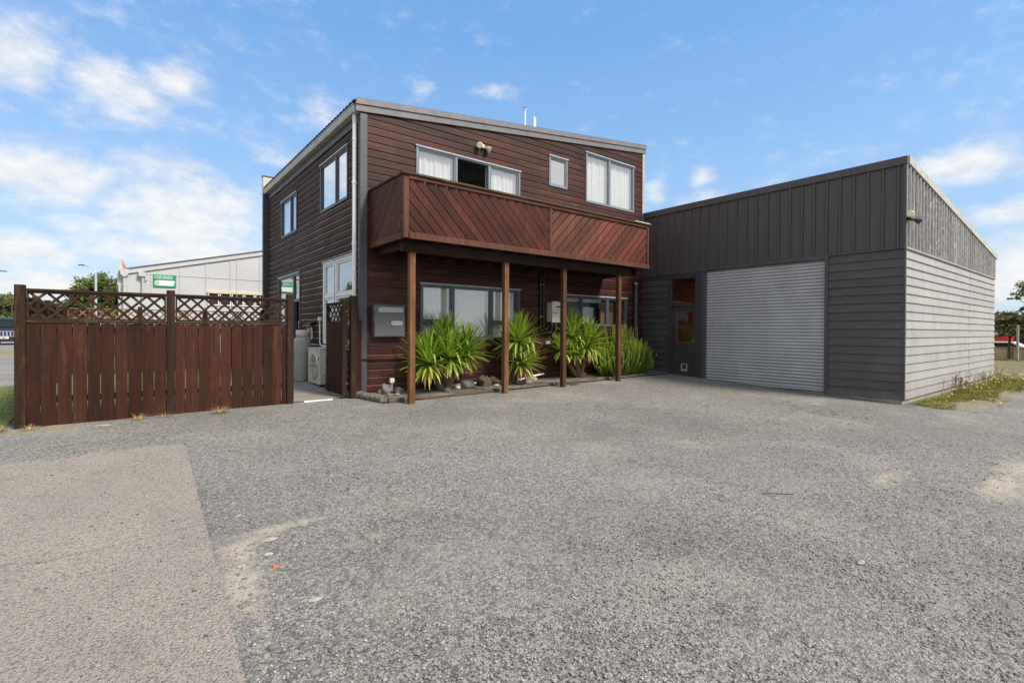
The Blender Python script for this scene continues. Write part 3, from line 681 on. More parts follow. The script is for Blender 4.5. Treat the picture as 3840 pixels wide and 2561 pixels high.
# front windows
w = window('balcony_window', PF, *wins_f['W1'], mat=M_ALUM, mull=(5.885, 6.78), open_cells=((1, 0),), curtain=[(4.92, 5.86, 3.2, 5.2, 1), (6.75, 7.68, 3.2, 5.2, 1)], glass=M_GLASSR, seed=2)
w = window('small_frosted_window', PF, *wins_f['W2'], mat=M_ALUM, glass=M_FROST, seed=3)
w = window('large_upper_window', PF, *wins_f['W3'], mat=M_ALUM, mull=(10.97,), curtain=[(10.02, 12.03, 4.9, 6.22, .8)], glass=M_GLASSR, seed=4, sash=.022)
w4 = window('large_lower_window', PF, *wins_f['W4'], glass=glassy('lower_pane', .20), mull=(5.80, 6.86), trans=(1.56,), skip_tr=((1, 0),), curtain=[(5.03, 5.80, 1.18, 2.3, 1.1), (5.83, 7.36, 1.18, 2.3, 1), (7.40, 7.60, 1.18, 2.3, 1.2)], seed=5)
w5 = window('lower_right_window', PF, *wins_f['W5'], mull=(9.86, 10.92), glass=glassy('half_reflective_pane', .16), seed=6)
mb = MB(); mb.box(9.3, 10.9, 9.75, 9.78, 2.18, 2.28); mb.build('blind_rail', M_WHITE, w5)
mb = MB(); mb.box(10.42, 10.86, 10.0, 10.6, .6, 2.06); mb.build('white_cabinet', M_WHITE, w5)
mb = MB(); mb.box(10.95, 11.5, 9.8, 9.85, .8, 2.2); mb.build('timber_panel', M_PLY, w5)
mb = MB(); mb.box(11.56, 11.72, 9.70, 9.72, 1.5, 2.3); mb.build('curtain', M_CURT, w5)
# side windows
window('side_upper_window', PL, *wins_l['L1'], mat=M_ALUD, mull=(14.5,), glass=M_GLASSR, curtain=[(14.5, 15.5, 4, 5, 1)], seed=7)
window('side_upper_window', PL, *wins_l['L2'], mat=M_ALUD, mull=(10.90,), glass=glassy('mirror_like_pane', .62), curtain=[(10.2, 10.85, 4.1, 5.1, 1)], seed=8)
for nm, k in (('white_casement_window', 'L3'), ('white_casement_window', 'L4')):
    fr = window(nm, PL, *wins_l[k], trans=(2.12,), mat=M_WHITE, fw=.06, sash=.05, head=True, glass=glassy('casement_pane', .30), curtain=[(wins_l[k][0]+.02, wins_l[k][0]+.35, 1.1, 2.85, .7)], seed=9)
window('sliding_side_door', PL, *wins_l['L5'], mull=(14.23,), trans=(2.14,), open_cells=((0, 0),), glass=M_GLASSR, seed=10)
mb = MB(); mb.obox((3.66, 13.56, 1.50), (.012, 0, 0), (0, .03, 0), (0, 0, .10)); mb.build('door_handle', M_SILVER, house, bevel=.01)
# roof vents
mb = MB(); mb.tube([(8.9, 10.8, 6.4), (8.9, 10.8, 7.50)], .028, 10); mb.tube([(8.9, 10.8, 7.50), (8.9, 10.8, 7.53)], .045, 10)
mb.build('vent_pipe', M_WHITE, house)
mb = MB(); mb.tube([(8.9, 10.8, 7.53), (8.9, 10.8, 7.60)], .012, 6); mb.box(8.86, 8.94, 10.79, 10.81, 7.53, 7.56); mb.build('antenna_tip', M_BLACK, house)
mb = MB(); mb.tube([(9.25, 10.8, 6.45), (9.25, 10.8, 7.36), (9.235, 10.8, 7.41)], [.045, .045, .02], 12); mb.build('vent_pipe', M_WHITE, house)

# ---------------- balcony (one part with sub-parts)
mb = MB(); mb.box(3.93, 10.78, 8.10, 9.52, 3.03, 3.07)
for k in range(15): x = 4.05+k*.475; mb.box(x, x+.045, 8.30+.06, 9.52, 2.85, 3.028)
bal = mb.build('balcony', M_BEAM, house)
def diag(P, u0, u1, z0, z1, sgn, wd, matr, name, lift=.024, gap=.013):
    mb = MB(); rg = random.Random(name+str(sgn)); s2 = math.sqrt(.5); L = (u1-u0)+(z1-z0)
    # coordinate q = (u - sgn*z)... strips of constant q
    q0 = min(u0-(-sgn)*z for z in (z0, z1)) - 1; kk = 0
    qs = np.arange(q0, q0+L+4, wd)
    for q in qs:
        g = gap/s2
        rect = [(u0, z0), (u1, z0), (u1, z1), (u0, z1)]
        poly = clip(rect, lambda p: (p[0]+sgn*p[1])-(q+g)); poly = clip(poly, lambda p: (q+wd-g)-(p[0]+sgn*p[1])) if len(poly) > 2 else []
        if len(poly) < 3: continue
        t = 1+rg.uniform(-.34, .34); dq = rg.uniform(0, .003)
        top = [P(p[0], p[1], .008+dq+lift*(((p[0]+sgn*p[1])-q)/wd)) for p in poly]; bot = [P(p[0], p[1], -.005) for p in poly]
        mb.face(top, t)
        for i in range(len(poly)): j = (i+1) % len(poly); mb.face([bot[i], bot[j], top[j], top[i]], t)
    wbox(mb, P, u0, u1, z0, z1, -.07, -.05)
    return mb.build(name, matr, bal)
PB = lambda u, z, d: (u, Yb+.03-d, z)
PE = lambda u, z, d: (3.93-d, u, z)
PE2 = lambda u, z, d: (10.75+d, u, z)
diag(PB, 4.00, 7.33, 3.10, 4.03, 1, .225, M_BAL, 'front_panel')
pr = diag(PB, 7.41, 10.73, 3.10, 4.03, -1, .225, M_BALR, 'front_panel', lift=.012); pr['label'] = 'faded reddish right half of the balcony front'
diag(PE, 8.12, 9.50, 3.10, 4.03, 1, .17, M_BAL, 'end_panel', lift=.03, gap=.017); diag(PE2, 8.12, 9.50, 3.10, 4.03, 1, .21, M_BAL, 'end_panel')
for q_ in ((3.905, 4.0, 8.03, 8.12, 2.995, 4.10), (7.335, 7.405, 8.035, 8.10, 3.09, 4.04), (10.735, 10.80, 8.03, 8.12, 2.995, 4.09), (3.91, 3.97, 9.46, 9.525, 2.995, 4.09)):
    mb = MB(); mb.box(*q_); mb.build('baluster_post', M_RAILV, bal, bevel=.004)
mb = MB()
for a, b in ((4.003, 7.39), (7.394, 10.732)): mb.box(a, b, 8.02, 8.07, 4.032, 4.098)
mb.box(3.905, 3.955, 8.122, 9.455, 4.032, 4.098); mb.box(10.74, 10.79, 8.122, 9.5, 4.032, 4.098)
mb.build('top_rail', M_RAIL, bal, bevel=.004)
mb = MB(); mb.box(3.86, 7.10, 7.985, 8.115, 4.102, 4.14); mb.box(7.104, 10.86, 7.99, 8.112, 4.101, 4.137); mb.box(3.865, 3.985, 8.118, 9.52, 4.102, 4.139); mb.box(10.70, 10.83, 8.118, 9.52, 4.102, 4.139)
mb.build('rail_cap', M_CAP, bal, bevel=.006)
mb = MB(); mb.box(4.003, 7.39, 8.005, 8.065, 2.985, 3.095); mb.box(7.394, 10.80, 8.008, 8.066, 2.987, 3.095)
mb.box(3.895, 3.955, 8.125, 9.52, 2.985, 3.095); mb.build('bottom_rail', M_RAILV, bal, bevel=.004)
mb = MB(); mb.box(3.98, 10.35, 8.24, 8.34, 2.79, 2.98); mb.build('beam', M_BEAM, bal, bevel=.006)
mb = MB(); mb.box(10.20, 10.80, 7.995, 8.09, 4.139, 4.152); mb.build('cap_flashing', M_WHITE, bal)
for x in (4.185, 6.33, 8.00, 9.92):
    mb = MB(); mb.box(x-.055, x+.055, 8.235, 8.34, G(x, 8.3)-.1, 2.788); o = mb.build('support_post', M_POST if x < 7 else M_POSTD, bal, bevel=.006)

# ---------------- things fixed on the house front
mt = thing('electricity_meter_box', (4.27, 9.46, 1.24), 'grey square electricity meter box with two oval viewing slots on the red brown wall', 'meter box')
mb = MB(); mb.box(3.94, 4.60, 9.40, 9.526, 1.24, 1.87); mb.box(3.925, 4.615, 9.395, 9.526, 1.872, 1.885); mb.build('case', M_METER, mt, bevel=.008)
mb = MB(); mb.box(3.955, 4.585, 9.388, 9.3985, 1.255, 1.86); mb.build('door', M_METER, mt, bevel=.004)
def slot(name, x0, x1, z0, z1, par, mat, y):
    mb = MB(); r = (z1-z0)/2; c = (z0+z1)/2; pts = []
    for k in range(13): a = math.pi/2+math.pi*k/12; pts.append((x0+r+r*math.cos(a), y, c+r*math.sin(a)))
    for k in range(13): a = -math.pi/2+math.pi*k/12; pts.append((x1-r+r*math.cos(a), y, c+r*math.sin(a)))
    mb.prism(pts, (0, .006, 0)); return mb.build(name, mat, par)
slot('slot_rim', 3.995, 4.575, 1.715, 1.845, mt, M_TRIM, 9.383); slot('viewing_slot', 4.01, 4.56, 1.73, 1.83, mt, M_FROST, 9.380)
slot('slot_rim', 4.275, 4.565, 1.455, 1.58, mt, M_TRIM, 9.383); slot('viewing_slot', 4.29, 4.55, 1.47, 1.565, mt, M_FROST, 9.380)
mb = MB(); mb.tube([(4.21, 9.388, 1.50), (4.21, 9.372, 1.50)], .012, 10); mb.build('lock', M_SILVER, mt)
for z in (1.30, 1.55, 1.80): mb = MB(); mb.tube([(3.965, 9.384, z-.02), (3.965, 9.384, z+.02)], .006, 6); mb.build('hinge', M_SILVER, mt)
mb = MB(); mb.tube([(3.70, 9.49, .80), (4.6, 9.49, .79), (5.2, 9.49, .79)], .013, 8)
for x in (3.95, 4.4): mb.box(x-.01, x+.01, 9.475, 9.52, .775, .81)
tag(mb.build('wall_conduit', M_BEAM, base=(3.7, 9.5, .8)), 'thin brown horizontal pipe along the wall below the meter box', 'pipe')
tp = thing('garden_tap_box', (4.31, 9.40, .12), 'small white box on a short white pipe above the lava rocks', 'outlet box')
mb = MB(); mb.box(4.27, 4.36, 9.36, 9.42, .32, .41); mb.build('box', M_WHITE, tp, bevel=.008)
mb = MB(); mb.tube([(4.315, 9.39, .10), (4.315, 9.39, .33)], .014, 8); mb.build('pipe', M_WHITE, tp)

wh = thing('gas_water_heater', (8.85, 9.35, 1.58), 'cream wall mounted gas water heater beside the third balcony post', 'water heater')
mb = MB(); mb.box(8.60, 8.94, 9.30, 9.525, 1.60, 2.10); mb.box(8.585, 8.955, 9.29, 9.31, 1.59, 2.11); mb.build('case', M_CREAMP, wh, bevel=.008)
mb = MB(); mb.box(8.70, 8.86, 9.34, 9.44, 2.101, 2.13); mb.build('top_bracket', M_CREAMP, wh, bevel=.004)
slot('flue_slot', 8.71, 8.86, 1.965, 2.0, wh, M_BLACK, 9.283)
mb = MB(); mb.box(8.85, 8.88, 9.286, 9.289, 1.66, 1.74); mb.build('blue_label', simple('blue_label', (.10, .22, .50), (.4, .5, .7), .5), wh)
mb = MB(); mb.box(8.66, 8.84, 9.286, 9.289, 1.83, 1.838); mb.box(8.70, 8.80, 9.286, 9.289, 1.89, 1.898); mb.box(8.63, 8.65, 9.286, 9.289, 1.80, 1.86); mb.build('printed_lines', M_TRIM, wh)
for x in (8.70, 8.80, 8.86): mb = MB(); mb.tube([(x, 9.42, 1.60), (x, 9.42, 1.50)], .014, 8); mb.build('valve', M_SILVER, wh)
wp = thing('lagged_pipes', (8.4, 9.5, 1.0), 'pair of black lagged pipes running down the wall left of the water heater', 'pipes')
mb = MB(); mb.tube([(8.50, 9.45, 2.98), (8.35, 9.47, 2.85), (8.35, 9.47, 2.7), (8.35, 9.47, 1.42), (8.37, 9.47, 1.36), (8.43, 9.47, 1.32), (8.66, 9.45, 1.32), (8.70, 9.44, 1.36), (8.70, 9.43, 1.5)], .027, 10); mb.build('pipe', M_BLACK, wp)
mb = MB(); mb.tube([(8.60, 9.45, 2.98), (8.44, 9.46, 2.85), (8.44, 9.46, 2.7), (8.44, 9.46, 1.50), (8.47, 9.46, 1.42), (8.53, 9.46, 1.41), (8.58, 9.45, 1.45), (8.60, 9.44, 1.52)], .027, 10); mb.build('pipe', M_BLACK, wp)
mb = MB()
for z in (2.52, 1.72):
    for x in (8.35, 8.44): mb.tube([(x, 9.465, z), (x, 9.465, z+.02)], .031, 10)
mb.build('clip', M_SILVER, wp)
cb = thing('power_outlet', (8.60, 9.5, 1.05), 'small white outlet box with looping grey cable under the water heater', 'outlet')
mb = MB(); mb.box(8.55, 8.68, 9.46, 9.525, 1.04, 1.12); mb.build('box', M_WHITE, cb, bevel=.006)
mb = MB(); mb.tube([(8.86, 9.42, 1.5), (8.84, 9.43, 1.4), (8.77, 9.45, 1.30), (8.72, 9.45, 1.25), (8.77, 9.45, 1.19), (8.83, 9.45, 1.24), (8.80, 9.45, 1.32), (8.83, 9.45, 1.15), (8.76, 9.46, 1.06), (8.68, 9.48, 1.07)], .009, 7); mb.build('cable', M_GUT, cb)
mb = MB(); mb.tube([(12.10, 9.46, .12), (12.10, 9.46, 2.70), (12.10, 9.455, 2.76), (12.12, 9.50, 2.80)], .062, 14)
vp = thing('soil_vent_pipe', (12.1, 9.46, .12), 'charcoal vertical drain pipe on the wall beside the shed corner', 'pipe'); mb.build('pipe', M_PIPEG, vp)
mb = MB(); mb.lathe((12.10, 9.455, 2.765), [(.066, 0), (.066, .03), (.03, .05), (0, .055)], 14); mb.build('cap', M_SILVER, vp)
mb = MB(); mb.tube([(5.4, 9.40, .17), (6.2, 9.44, .18), (7.0, 9.42, .19), (7.6, 9.35, .20), (8.1, 9.38, .27), (8.4, 9.4, .30)], .022, 8)
tag(mb.build('waste_pipe', M_WHITE, base=(7, 9.4, .18)), 'long white waste pipe low along the wall behind the rocks and yuccas', 'pipe')

def floodlight(name, base, heads, label, out):
    t = thing(name, base, label, 'floodlight'); b = Vector(base); out = Vector(out)
    mb = MB(); mb.tube([b, b+out*.05], .045, 12); mb.tube([b+out*.05-Vector((0, 0, .02)), b+out*.09-Vector((0, 0, .05))], .022, 8); mb.build('mount', M_BLACK if 'shed' in label else M_WHITE, t)
    for k, (off, dr, lens, shade) in enumerate(heads):
        c = b+Vector(off); d = Vector(dr).normalized()
        mb = MB(); mb.tube([c-d*.09, c-d*.06, c-d*.02, c+d*.03], [.02, .04, .058, .075], 16); mb.tube([b+out*.05, c-d*.07], .014, 6); hd = mb.build('lamp_head', shade, t)
        mb = MB(); mb.tube([c+d*.031, c+d*.040], [.072, .055], 16); mb.build('lens', lens, hd)
floodlight('twin_floodlight', (6.58, 9.53, 5.60), [((-.13, -.10, -.03), (-.55, -.8, -.15), M_LENS, M_GUT), ((.12, -.10, -.06), (.45, -.6, -.5), M_LENS, M_GUT)], 'white twin floodlight on the house wall above the balcony window', (0, -1, 0))
floodlight('twin_floodlight', (12.56, 3.05, 3.68), [((-.16, -.08, .05), (-.85, -.35, .12), M_LENS, M_BLACK), ((.20, -.12, -.02), (.75, -.5, -.15), M_GUT, M_PIPEG)], 'black twin floodlight with a yellow lens on the corner of the shed', (-.3, -1, 0))

# ================================================================ SHED
shed = thing('garage_shed', (17, 6.3, 0), 'charcoal grey garage shed with tray cladding above weatherboards and a roller door', 'shed')
LAP = [(0, .030), (1, .004)]
ZJ = 3.078
mb = MB(); cladding(mb, PS, Yc, 4.50, 0.013, ZJ, [], .18, .013, LAP, None, True, .10, (5, 9), seed=21)
mb.build('front_weatherboards', M_WBD, shed); mb = MB(); cladding(mb, PS, 8.56, Ya-.02, 0.013, 2.93, [], .18, .013, LAP, None, True, .10, (5, 9), seed=22); mb.build('front_weatherboards', M_WBD, shed)
mb = MB(); cladding(mb, PR, Xb, Xd, 0.013, ZJ, [], .18, .013, LAP, None, False, .06, (5.9, 5.91), seed=23); mb.build('side_weatherboards', M_WBR, shed)
mb = MB(); mb.box(Xb-.036, Xb+.02, 3.054, 3.096, .0, 3.076); mb.box(Xb-.036, Xb+.02, 3.054, 3.096, 3.116, 4.768); mb.build('corner_flashing', M_WBD, shed)
# side joints
mb = MB()
for k in range(17): 
    z = .013+k*.18; mb.hexa([(18.40,Yc-.027,z+.01),(18.425,Yc-.027,z+.01),(18.425,Yc-.02,z+.01),(18.40,Yc-.02,z+.01),(18.39,Yc-.012,z+.17),(18.41,Yc-.012,z+.17),(18.41,Yc-.005,z+.17),(18.39,Yc-.005,z+.17)])
mb.build('joint_soaker', M_TRIM, shed)
# tray cladding with ribs: pans are one part, ribs belong to them
zr = lambda x: 4.80-.1145*(x-12.76)
mb = MB(); mb.face([PS(Yc, 3.08, .0), PS(Yc, 4.80, 0), PS(Ya, 4.80, 0), PS(Ya, 3.08, 0)])
y = Yc+.10
ys_ = []
while y < Ya-.05: ys_.append(y); y += .262
for k, y in enumerate(ys_):
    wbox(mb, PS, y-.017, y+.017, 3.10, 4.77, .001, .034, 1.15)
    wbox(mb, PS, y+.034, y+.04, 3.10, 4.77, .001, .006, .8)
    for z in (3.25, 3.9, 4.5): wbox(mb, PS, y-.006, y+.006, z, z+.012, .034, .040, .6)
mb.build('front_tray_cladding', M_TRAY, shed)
mb = MB(); mb.face([PR(Xb, 3.08, 0), PR(Xd, 3.08, 0), PR(Xd, zr(Xd), 0), PR(Xb, zr(Xb), 0)])
mb.build('side_tray_cladding', M_TRAYR, shed)
mb = MB(); x = Xb+.02
while x < Xd: 
    mb.hexa([PR(x,3.10,.001),PR(x+.05,3.10,.001),PR(x+.036,3.10,.034),PR(x+.014,3.10,.034),PR(x,zr(x)-.02,.001),PR(x+.05,zr(x)-.02,.001),PR(x+.036,zr(x)-.02,.034),PR(x+.014,zr(x)-.02,.034)], ru(.85, 1.15)); x += .247
mb.build('side_ribs', M_RIBR, shed)
# flashings
mb = MB(); wbox(mb, PS, Yc-.05, Ya-.01, 4.772, 4.935, -.02, .05); mb.build('front_capping', M_TRAY, shed, bevel=.004)
mb = MB()
a, b = Xb+.10, Xd+.14
mb.hexa([(a,Yc-.055,zr(a)-.005),(b,Yc-.055,zr(b)-.005),(b,Yc+.02,zr(b)-.005),(a,Yc+.02,zr(a)-.005),(a,Yc-.055,zr(a)+.15),(b,Yc-.055,zr(b)+.15),(b,Yc+.02,zr(b)+.15),(a,Yc+.02,zr(a)+.15)])
mb.build('rake_flashing', simple('weathered_flashing', (.50, .485, .44), (.34, .33, .30), .5, ns=4), shed)
mb = MB(); wbox(mb, PS, Yc-.03, 4.47, ZJ-.003, ZJ+.028, 0, .045); wbox(mb, PS, 4.473, Ya-.02, 3.02, 3.095, 0, .040); mb.build('front_mid_flashing', M_WBD, shed)
mb = MB(); wbox(mb, PR, Xb-.02, Xd+.02, ZJ, ZJ+.035, 0, .045); mb.build('side_mid_flashing', M_WBR, shed)
mb = MB(); mb.face([(Xb,Yc,4.86),(Xd+.1,Yc,3.86),(Xd+.1,Ya+4,3.86),(Xb,Ya+4,4.86)]); mb.box(Xd-.02, Xd, Yc, Ya+4, 0, 3.7); mb.box(Xb+.1, Xd-.03, Ya+3.9, Ya+4, 0, 3.7); mb.build('roof', M_ROOF, shed)
mb = MB(); mb.box(Xb+.012, Xd-.02, Yc+.012, Yc+.25, -.3, .012); mb.box(Xb+.013, Xb+.25, Yc+.25, Ya-.01, -.2, .011); mb.build('plinth', M_SLABOLD, shed)
# roller door
mb = MB(); z = .06; rows = []
prof = []
while z < 3.0:
    for (fr_, d) in ((0, -.030), (.07, -.030), (.16, -.004), (.30, .010), (.50, .016), (.72, .014), (.92, -.002)): prof.append((z+fr_*.0765, d))
    z += .0765
prof = [(a, b) for a, b in prof if a < 3.0]
rg = random.Random(5)
uu = np.linspace(4.53, 7.43, 24)
rows = [[PS(u, a, d-.03+.002*mn.noise(Vector((u*1.5, a*1.2, 3)))) for u in uu] for a, d in prof]
mb.grid(rows, smooth=True); dr = mb.build('roller_door', M_ROLL, shed)
mb = MB(); wbox(mb, PS, 4.53, 7.43, .035, .075, -.03, .0); mb.build('bottom_rail', M_ROLL, dr)
mb = MB(); wbox(mb, PS, 4.455, 4.527, .0, 3.075, -.05, .045); wbox(mb, PS, 7.433, 7.53, .0, 3.018, -.05, .047); wbox(mb, PS, 4.53, 7.43, 2.995, 3.018, -.12, .02)
mb.build('door_jamb', M_WBD, dr, bevel=.004)
# side door
M_DOOR = simple('black_door_paint', (.050, .046, .050), (.034, .032, .035), .5, ns=5, bump=.2, bs=60)
M_REFLD = glassy('dark_reflective_pane', .10)
mb = MB(); wbox(mb, PS, 8.50, 8.585, .0, 2.93, -.05, .05); wbox(mb, PS, 7.66, 7.74, .0, 2.93, -.05, .05); wbox(mb, PS, 7.533, 7.658, .0, 3.018, -.04, .03)
wbox(mb, PS, 7.742, 8.498, 2.085, 2.15, -.05, .045); wbox(mb, PS, 7.742, 8.498, 2.86, 2.93, -.05, .045); wbox(mb, PS, 7.66, Ya-.02, 2.932, 3.018, -.03, .035); mb.build('door_frame', M_DOOR, shed, bevel=.004)
mb = MB(); mb.face([PS(7.742, 2.15, .0), PS(8.498, 2.15, .0), PS(8.498, 2.86, 0), PS(7.742, 2.86, 0)]); tw = mb.build('transom_window', M_REFLD, shed)
mb = MB(); wbox(mb, PS, 7.755, 8.485, 1.95, 2.08, -.04, .0); wbox(mb, PS, 7.755, 8.485, .90, 1.06, -.04, .0); wbox(mb, PS, 7.755, 7.81, 1.06, 1.95, -.04, .0); wbox(mb, PS, 8.34, 8.485, 1.06, 1.95, -.04, .0)
wbox(mb, PS, 7.755, 8.485, .13, .30, -.04, .0); wbox(mb, PS, 7.755, 7.83, .30, .90, -.04, 0); wbox(mb, PS, 8.33, 8.485, .30, .90, -.04, 0); wbox(mb, PS, 7.83, 8.33, .30, .90, -.04, -.014)
sd = mb.build('side_door', M_DOOR, shed, bevel=.003)
mb = MB(); mb.face([PS(7.81, 1.06, -.02), PS(8.34, 1.06, -.02), PS(8.34, 1.95, -.02), PS(7.81, 1.95, -.02)]); mb.build('door_window', M_REFLD, sd)
mb = MB()
for (a, b, c, d) in ((7.81, 7.822, 1.06, 1.95), (8.328, 8.34, 1.06, 1.95), (7.822, 8.328, 1.06, 1.072), (7.822, 8.328, 1.938, 1.95)): wbox(mb, PS, a, b, c, d, -.019, -.012)
mb.build('glazing_bead', wood('bare_wood_bead', (.30, .17, .10), (.2, .1, .06), 2), sd)
mb = MB(); wbox(mb, PS, 8.00, 8.03, .29, .47, -.013, .008); wbox(mb, PS, 8.16, 8.19, .29, .47, -.013, .008); wbox(mb, PS, 8.03, 8.16, .29, .32, -.013, .008); wbox(mb, PS, 8.03, 8.16, .45, .47, -.013, .008); wbox(mb, PS, 7.99, 8.20, .262, .289, -.013, .02)
cf = mb.build('cat_flap', simple('clear_plastic', (.36, .36, .37), (.26, .26, .27), .3), sd)
mb = MB(); wbox(mb, PS, 8.03, 8.16, .32, .45, -.013, -.010); mb.build('flap', simple('smoked_flap', (.05, .055, .07), (.03, .035, .05), .15), cf)
mb = MB(); c = PS(7.785, 1.13, .0); mb.tube([c, (c[0]-.04, c[1], c[2])], .012, 8); mb.tube([(c[0]-.04, c[1], c[2]), (c[0]-.06, c[1], c[2])], .026, 12); mb.box(c[0]-.006, c[0]-.0005, c[1]-.02, c[1]+.02, 1.05, 1.17); mb.build('door_handle', simple('brass', (.45, .36, .2), (.3, .22, .12), .35, .8), sd)
mb = MB()   # inside of the lean-to seen through the glass
mb.box(Xb+.9, Xb+.95, 7.55, 9.3, .1, 2.96); mb.box(Xb+.06, Xb+.9, 7.55, 9.3, 2.96, 3.0); mb.build('inner_wall', simple('red_brown_inner_wall', (.34, .095, .035), (.22, .06, .025), .8, ns=2), shed)
mb = MB(); mb.tube([(12.47, 8.94, .70), (12.42, 8.94, .70)], .02, 8); mb.tube([(12.43, 8.98, .72), (12.43, 8.90, .72)], .008, 6); mb.tube([(12.42, 8.94, .70), (12.40, 8.94, .66)], .01, 6)
tag(mb.build('wall_tap', M_SILVER, base=(12.45, 8.94, .7)), 'small chrome garden tap on the charcoal boards behind the rosemary', 'tap')

# ================================================================ FENCES
def lattice(P, u0, u1, z0, z1, parent, name='lattice_panel', step=.185, w=.017, mats=None):
    mb = MB(); H = z1-z0; s2 = math.sqrt(.5)
    for sg, d0, d1 in ((1, .010, .021), (-1, -.003, .0085)):
        q = u0-H
        while q < u1+H:
            jit = ru(-.008, .008); a = q+jit
            # strip around the line u = a + sg*(z-z0) (sg=-1: falling)
            base_ = a if sg == 1 else a+H
            fn1 = lambda p: (p[0]-sg*(p[1]-z0)-base_)+w/s2; fn2 = lambda p: w/s2-(p[0]-sg*(p[1]-z0)-base_)
            poly = clip([(u0, z0), (u1, z0), (u1, z1), (u0, z1)], fn1); poly = clip(poly, fn2) if len(poly) > 2 else []
            if len(poly) > 2:
                t = ru(.75, 1.3); top = [P(p[0], p[1], d1) for p in poly]; bot = [P(p[0], p[1], d0) for p in poly]
                mb.face(top, t); mb.face(bot[::-1], t)
                for i in range(len(poly)): j = (i+1) % len(poly); mb.face([bot[i], bot[j], top[j], top[i]], t)
            q += step
    fw = .028
    for (a, b, c, d) in ((u0, u1, z0-fw, z0), (u0, u1, z1, z1+fw)): wbox(mb, P, a, b, c, d, -.012, .030, 1.0)
    for (a, b) in ((u0-.001, u0+.02), (u1-.02, u1+.001)): wbox(mb, P, a, b, z0+.0005, z1-.0005, -.011, .029, 1.0)
    return mb.build(name, mats or M_FENR, parent)
fence = thing('wooden_fence', (.6, 9.36, .04), 'dark brown stained plank fence with a lattice top along the gravel', 'fence')
PFN = lambda u, z, d: (u, 9.385-d, z)
for (a, b, zt) in ((-1.095, -.985, 1.965), (.585, .69, 1.975), (2.325, 2.435, 2.0)):
    mb = MB(); mb.box(a, b, 9.335, 9.44, G(a, 9.3)-.15, zt); mb.build('post', M_FENP, fence, bevel=.006)
edges = [-.985, -.84, -.67, -.51, -.35, -.20, -.04, .11, .28, .43, .583, None, .692, .83, 1.0, 1.16, 1.31, 1.47, 1.63, 1.79, 1.94, 2.09, 2.24, 2.323]
rg = random.Random(9)
for a, b in zip(edges[:-1], edges[1:]):
    if a is None or b is None: continue
    g0, g1 = rg.uniform(.002, .006), rg.uniform(.003, .008); mb = MB(); t = rg.choice([.72, .85, 1.0, 1.15, 1.4]); zb = G(a, 9.35)-.03+rg.uniform(-.01, .02); dd = rg.uniform(-.003, .003)
    nseg = 7; wv = rg.uniform(-.003, .003)
    for s_ in range(nseg):
        za, zc = zb+(1.452-zb)*s_/nseg, zb+(1.452-zb)*(s_+1)/nseg
        o0 = wv*math.sin(math.pi*s_/nseg); o1 = wv*math.sin(math.pi*(s_+1)/nseg)
        mb.hexa([PFN(a+g0+o0,za,0+dd),PFN(b-g1+o0,za,0+dd),PFN(b-g1+o0,za,.02+dd),PFN(a+g0+o0,za,.02+dd),PFN(a+g0+o1,zc,0+dd),PFN(b-g1+o1,zc,0+dd),PFN(b-g1+o1,zc,.02+dd),PFN(a+g0+o1,zc,.02+dd)], t)
    mb.build('plank', M_FEN, fence)
for (a, b) in ((-.985, .583), (.692, 2.323)):
    for z in (.35, 1.30): mb = MB(); mb.box(a, b, 9.392, 9.435, z, z+.09); mb.build('rail', M_FENR, fence, bevel=.003)
    mb = MB(); wbox(mb, PFN, a, b, 1.455, 1.49, -.03, .035); mb.build('rail', M_FENR, fence, bevel=.003)
    mb = MB(); wbox(mb, PFN, a, b, 1.885, 1.918, -.03, .045); mb.build('top_rail', M_FENR, fence, bevel=.003)
for (a, b) in ((-.975, .575), (.70, 2.315)): lattice(PFN, a, b, 1.52, 1.855, fence)
# gate and its post
gpost = thing('gate_post', (3.48, 9.3, .08), 'brown gate post with a short board filler against the house corner', 'post')
mb = MB(); mb.box(3.425, 3.54, 9.24, 9.35, .0, 2.02); mb.build('post', M_FENP, gpost, bevel=.006)
mb = MB(); mb.box(3.545, 3.69, 9.40, 9.42, .05, 1.53); mb.box(3.542, 3.70, 9.385, 9.44, 1.532, 1.56); mb.build('filler_board', M_FEN, gpost)
gate = thing('garden_gate', (3.40, 9.36, .1), 'brown timber garden gate standing open beside the house corner', 'gate')
h0 = Vector((3.365, 9.40)); h1 = Vector((3.33, 10.32)); gd = (h1-h0).normalized(); gn = Vector((-gd.y, gd.x)); gn = gn if gn.x < 0 else -gn; GL = (h1-h0).length
PG = lambda u, z, d: (h0.x+gd.x*u+gn.x*d, h0.y+gd.y*u+gn.y*d, z)
u = .0; rg = random.Random(4)
for k in range(7):
    mb = MB(); wbox(mb, PG, u+.003, u+GL/7-.003, .14+.02*(u/GL), 1.50, .0, .02, rg.uniform(.8, 1.2)); mb.build('plank', M_FEN, gate); u += GL/7
mb = MB(); wbox(mb, PG, 0, .09, .14, 1.94, -.035, -.001); wbox(mb, PG, GL-.07, GL, .16, 1.90, -.035, -.001); wbox(mb, PG, .09, GL-.07, 1.46, 1.53, -.034, -.001); wbox(mb, PG, .09, GL-.07, .30, .38, -.034, -.001); wbox(mb, PG, 0.0, GL, 1.87, 1.91, -.001, .03)
mb.box(3.30, 3.395, 9.335, 9.375, .12, 1.95); mb.build('frame', M_FENP, gate, bevel=.004)
lattice(PG, .03, GL-.03, 1.53, 1.86, gate, mats=M_FENR)
M_RUST = simple('rusty_iron', (.11, .05, .028), (.06, .032, .02), .8, ns=20)
for z in (.35, 1.05, 1.70): mb = MB(); mb.box(3.355, 3.45, 9.328, 9.334, z, z+.04); mb.build('hinge', M_RUST, gate)
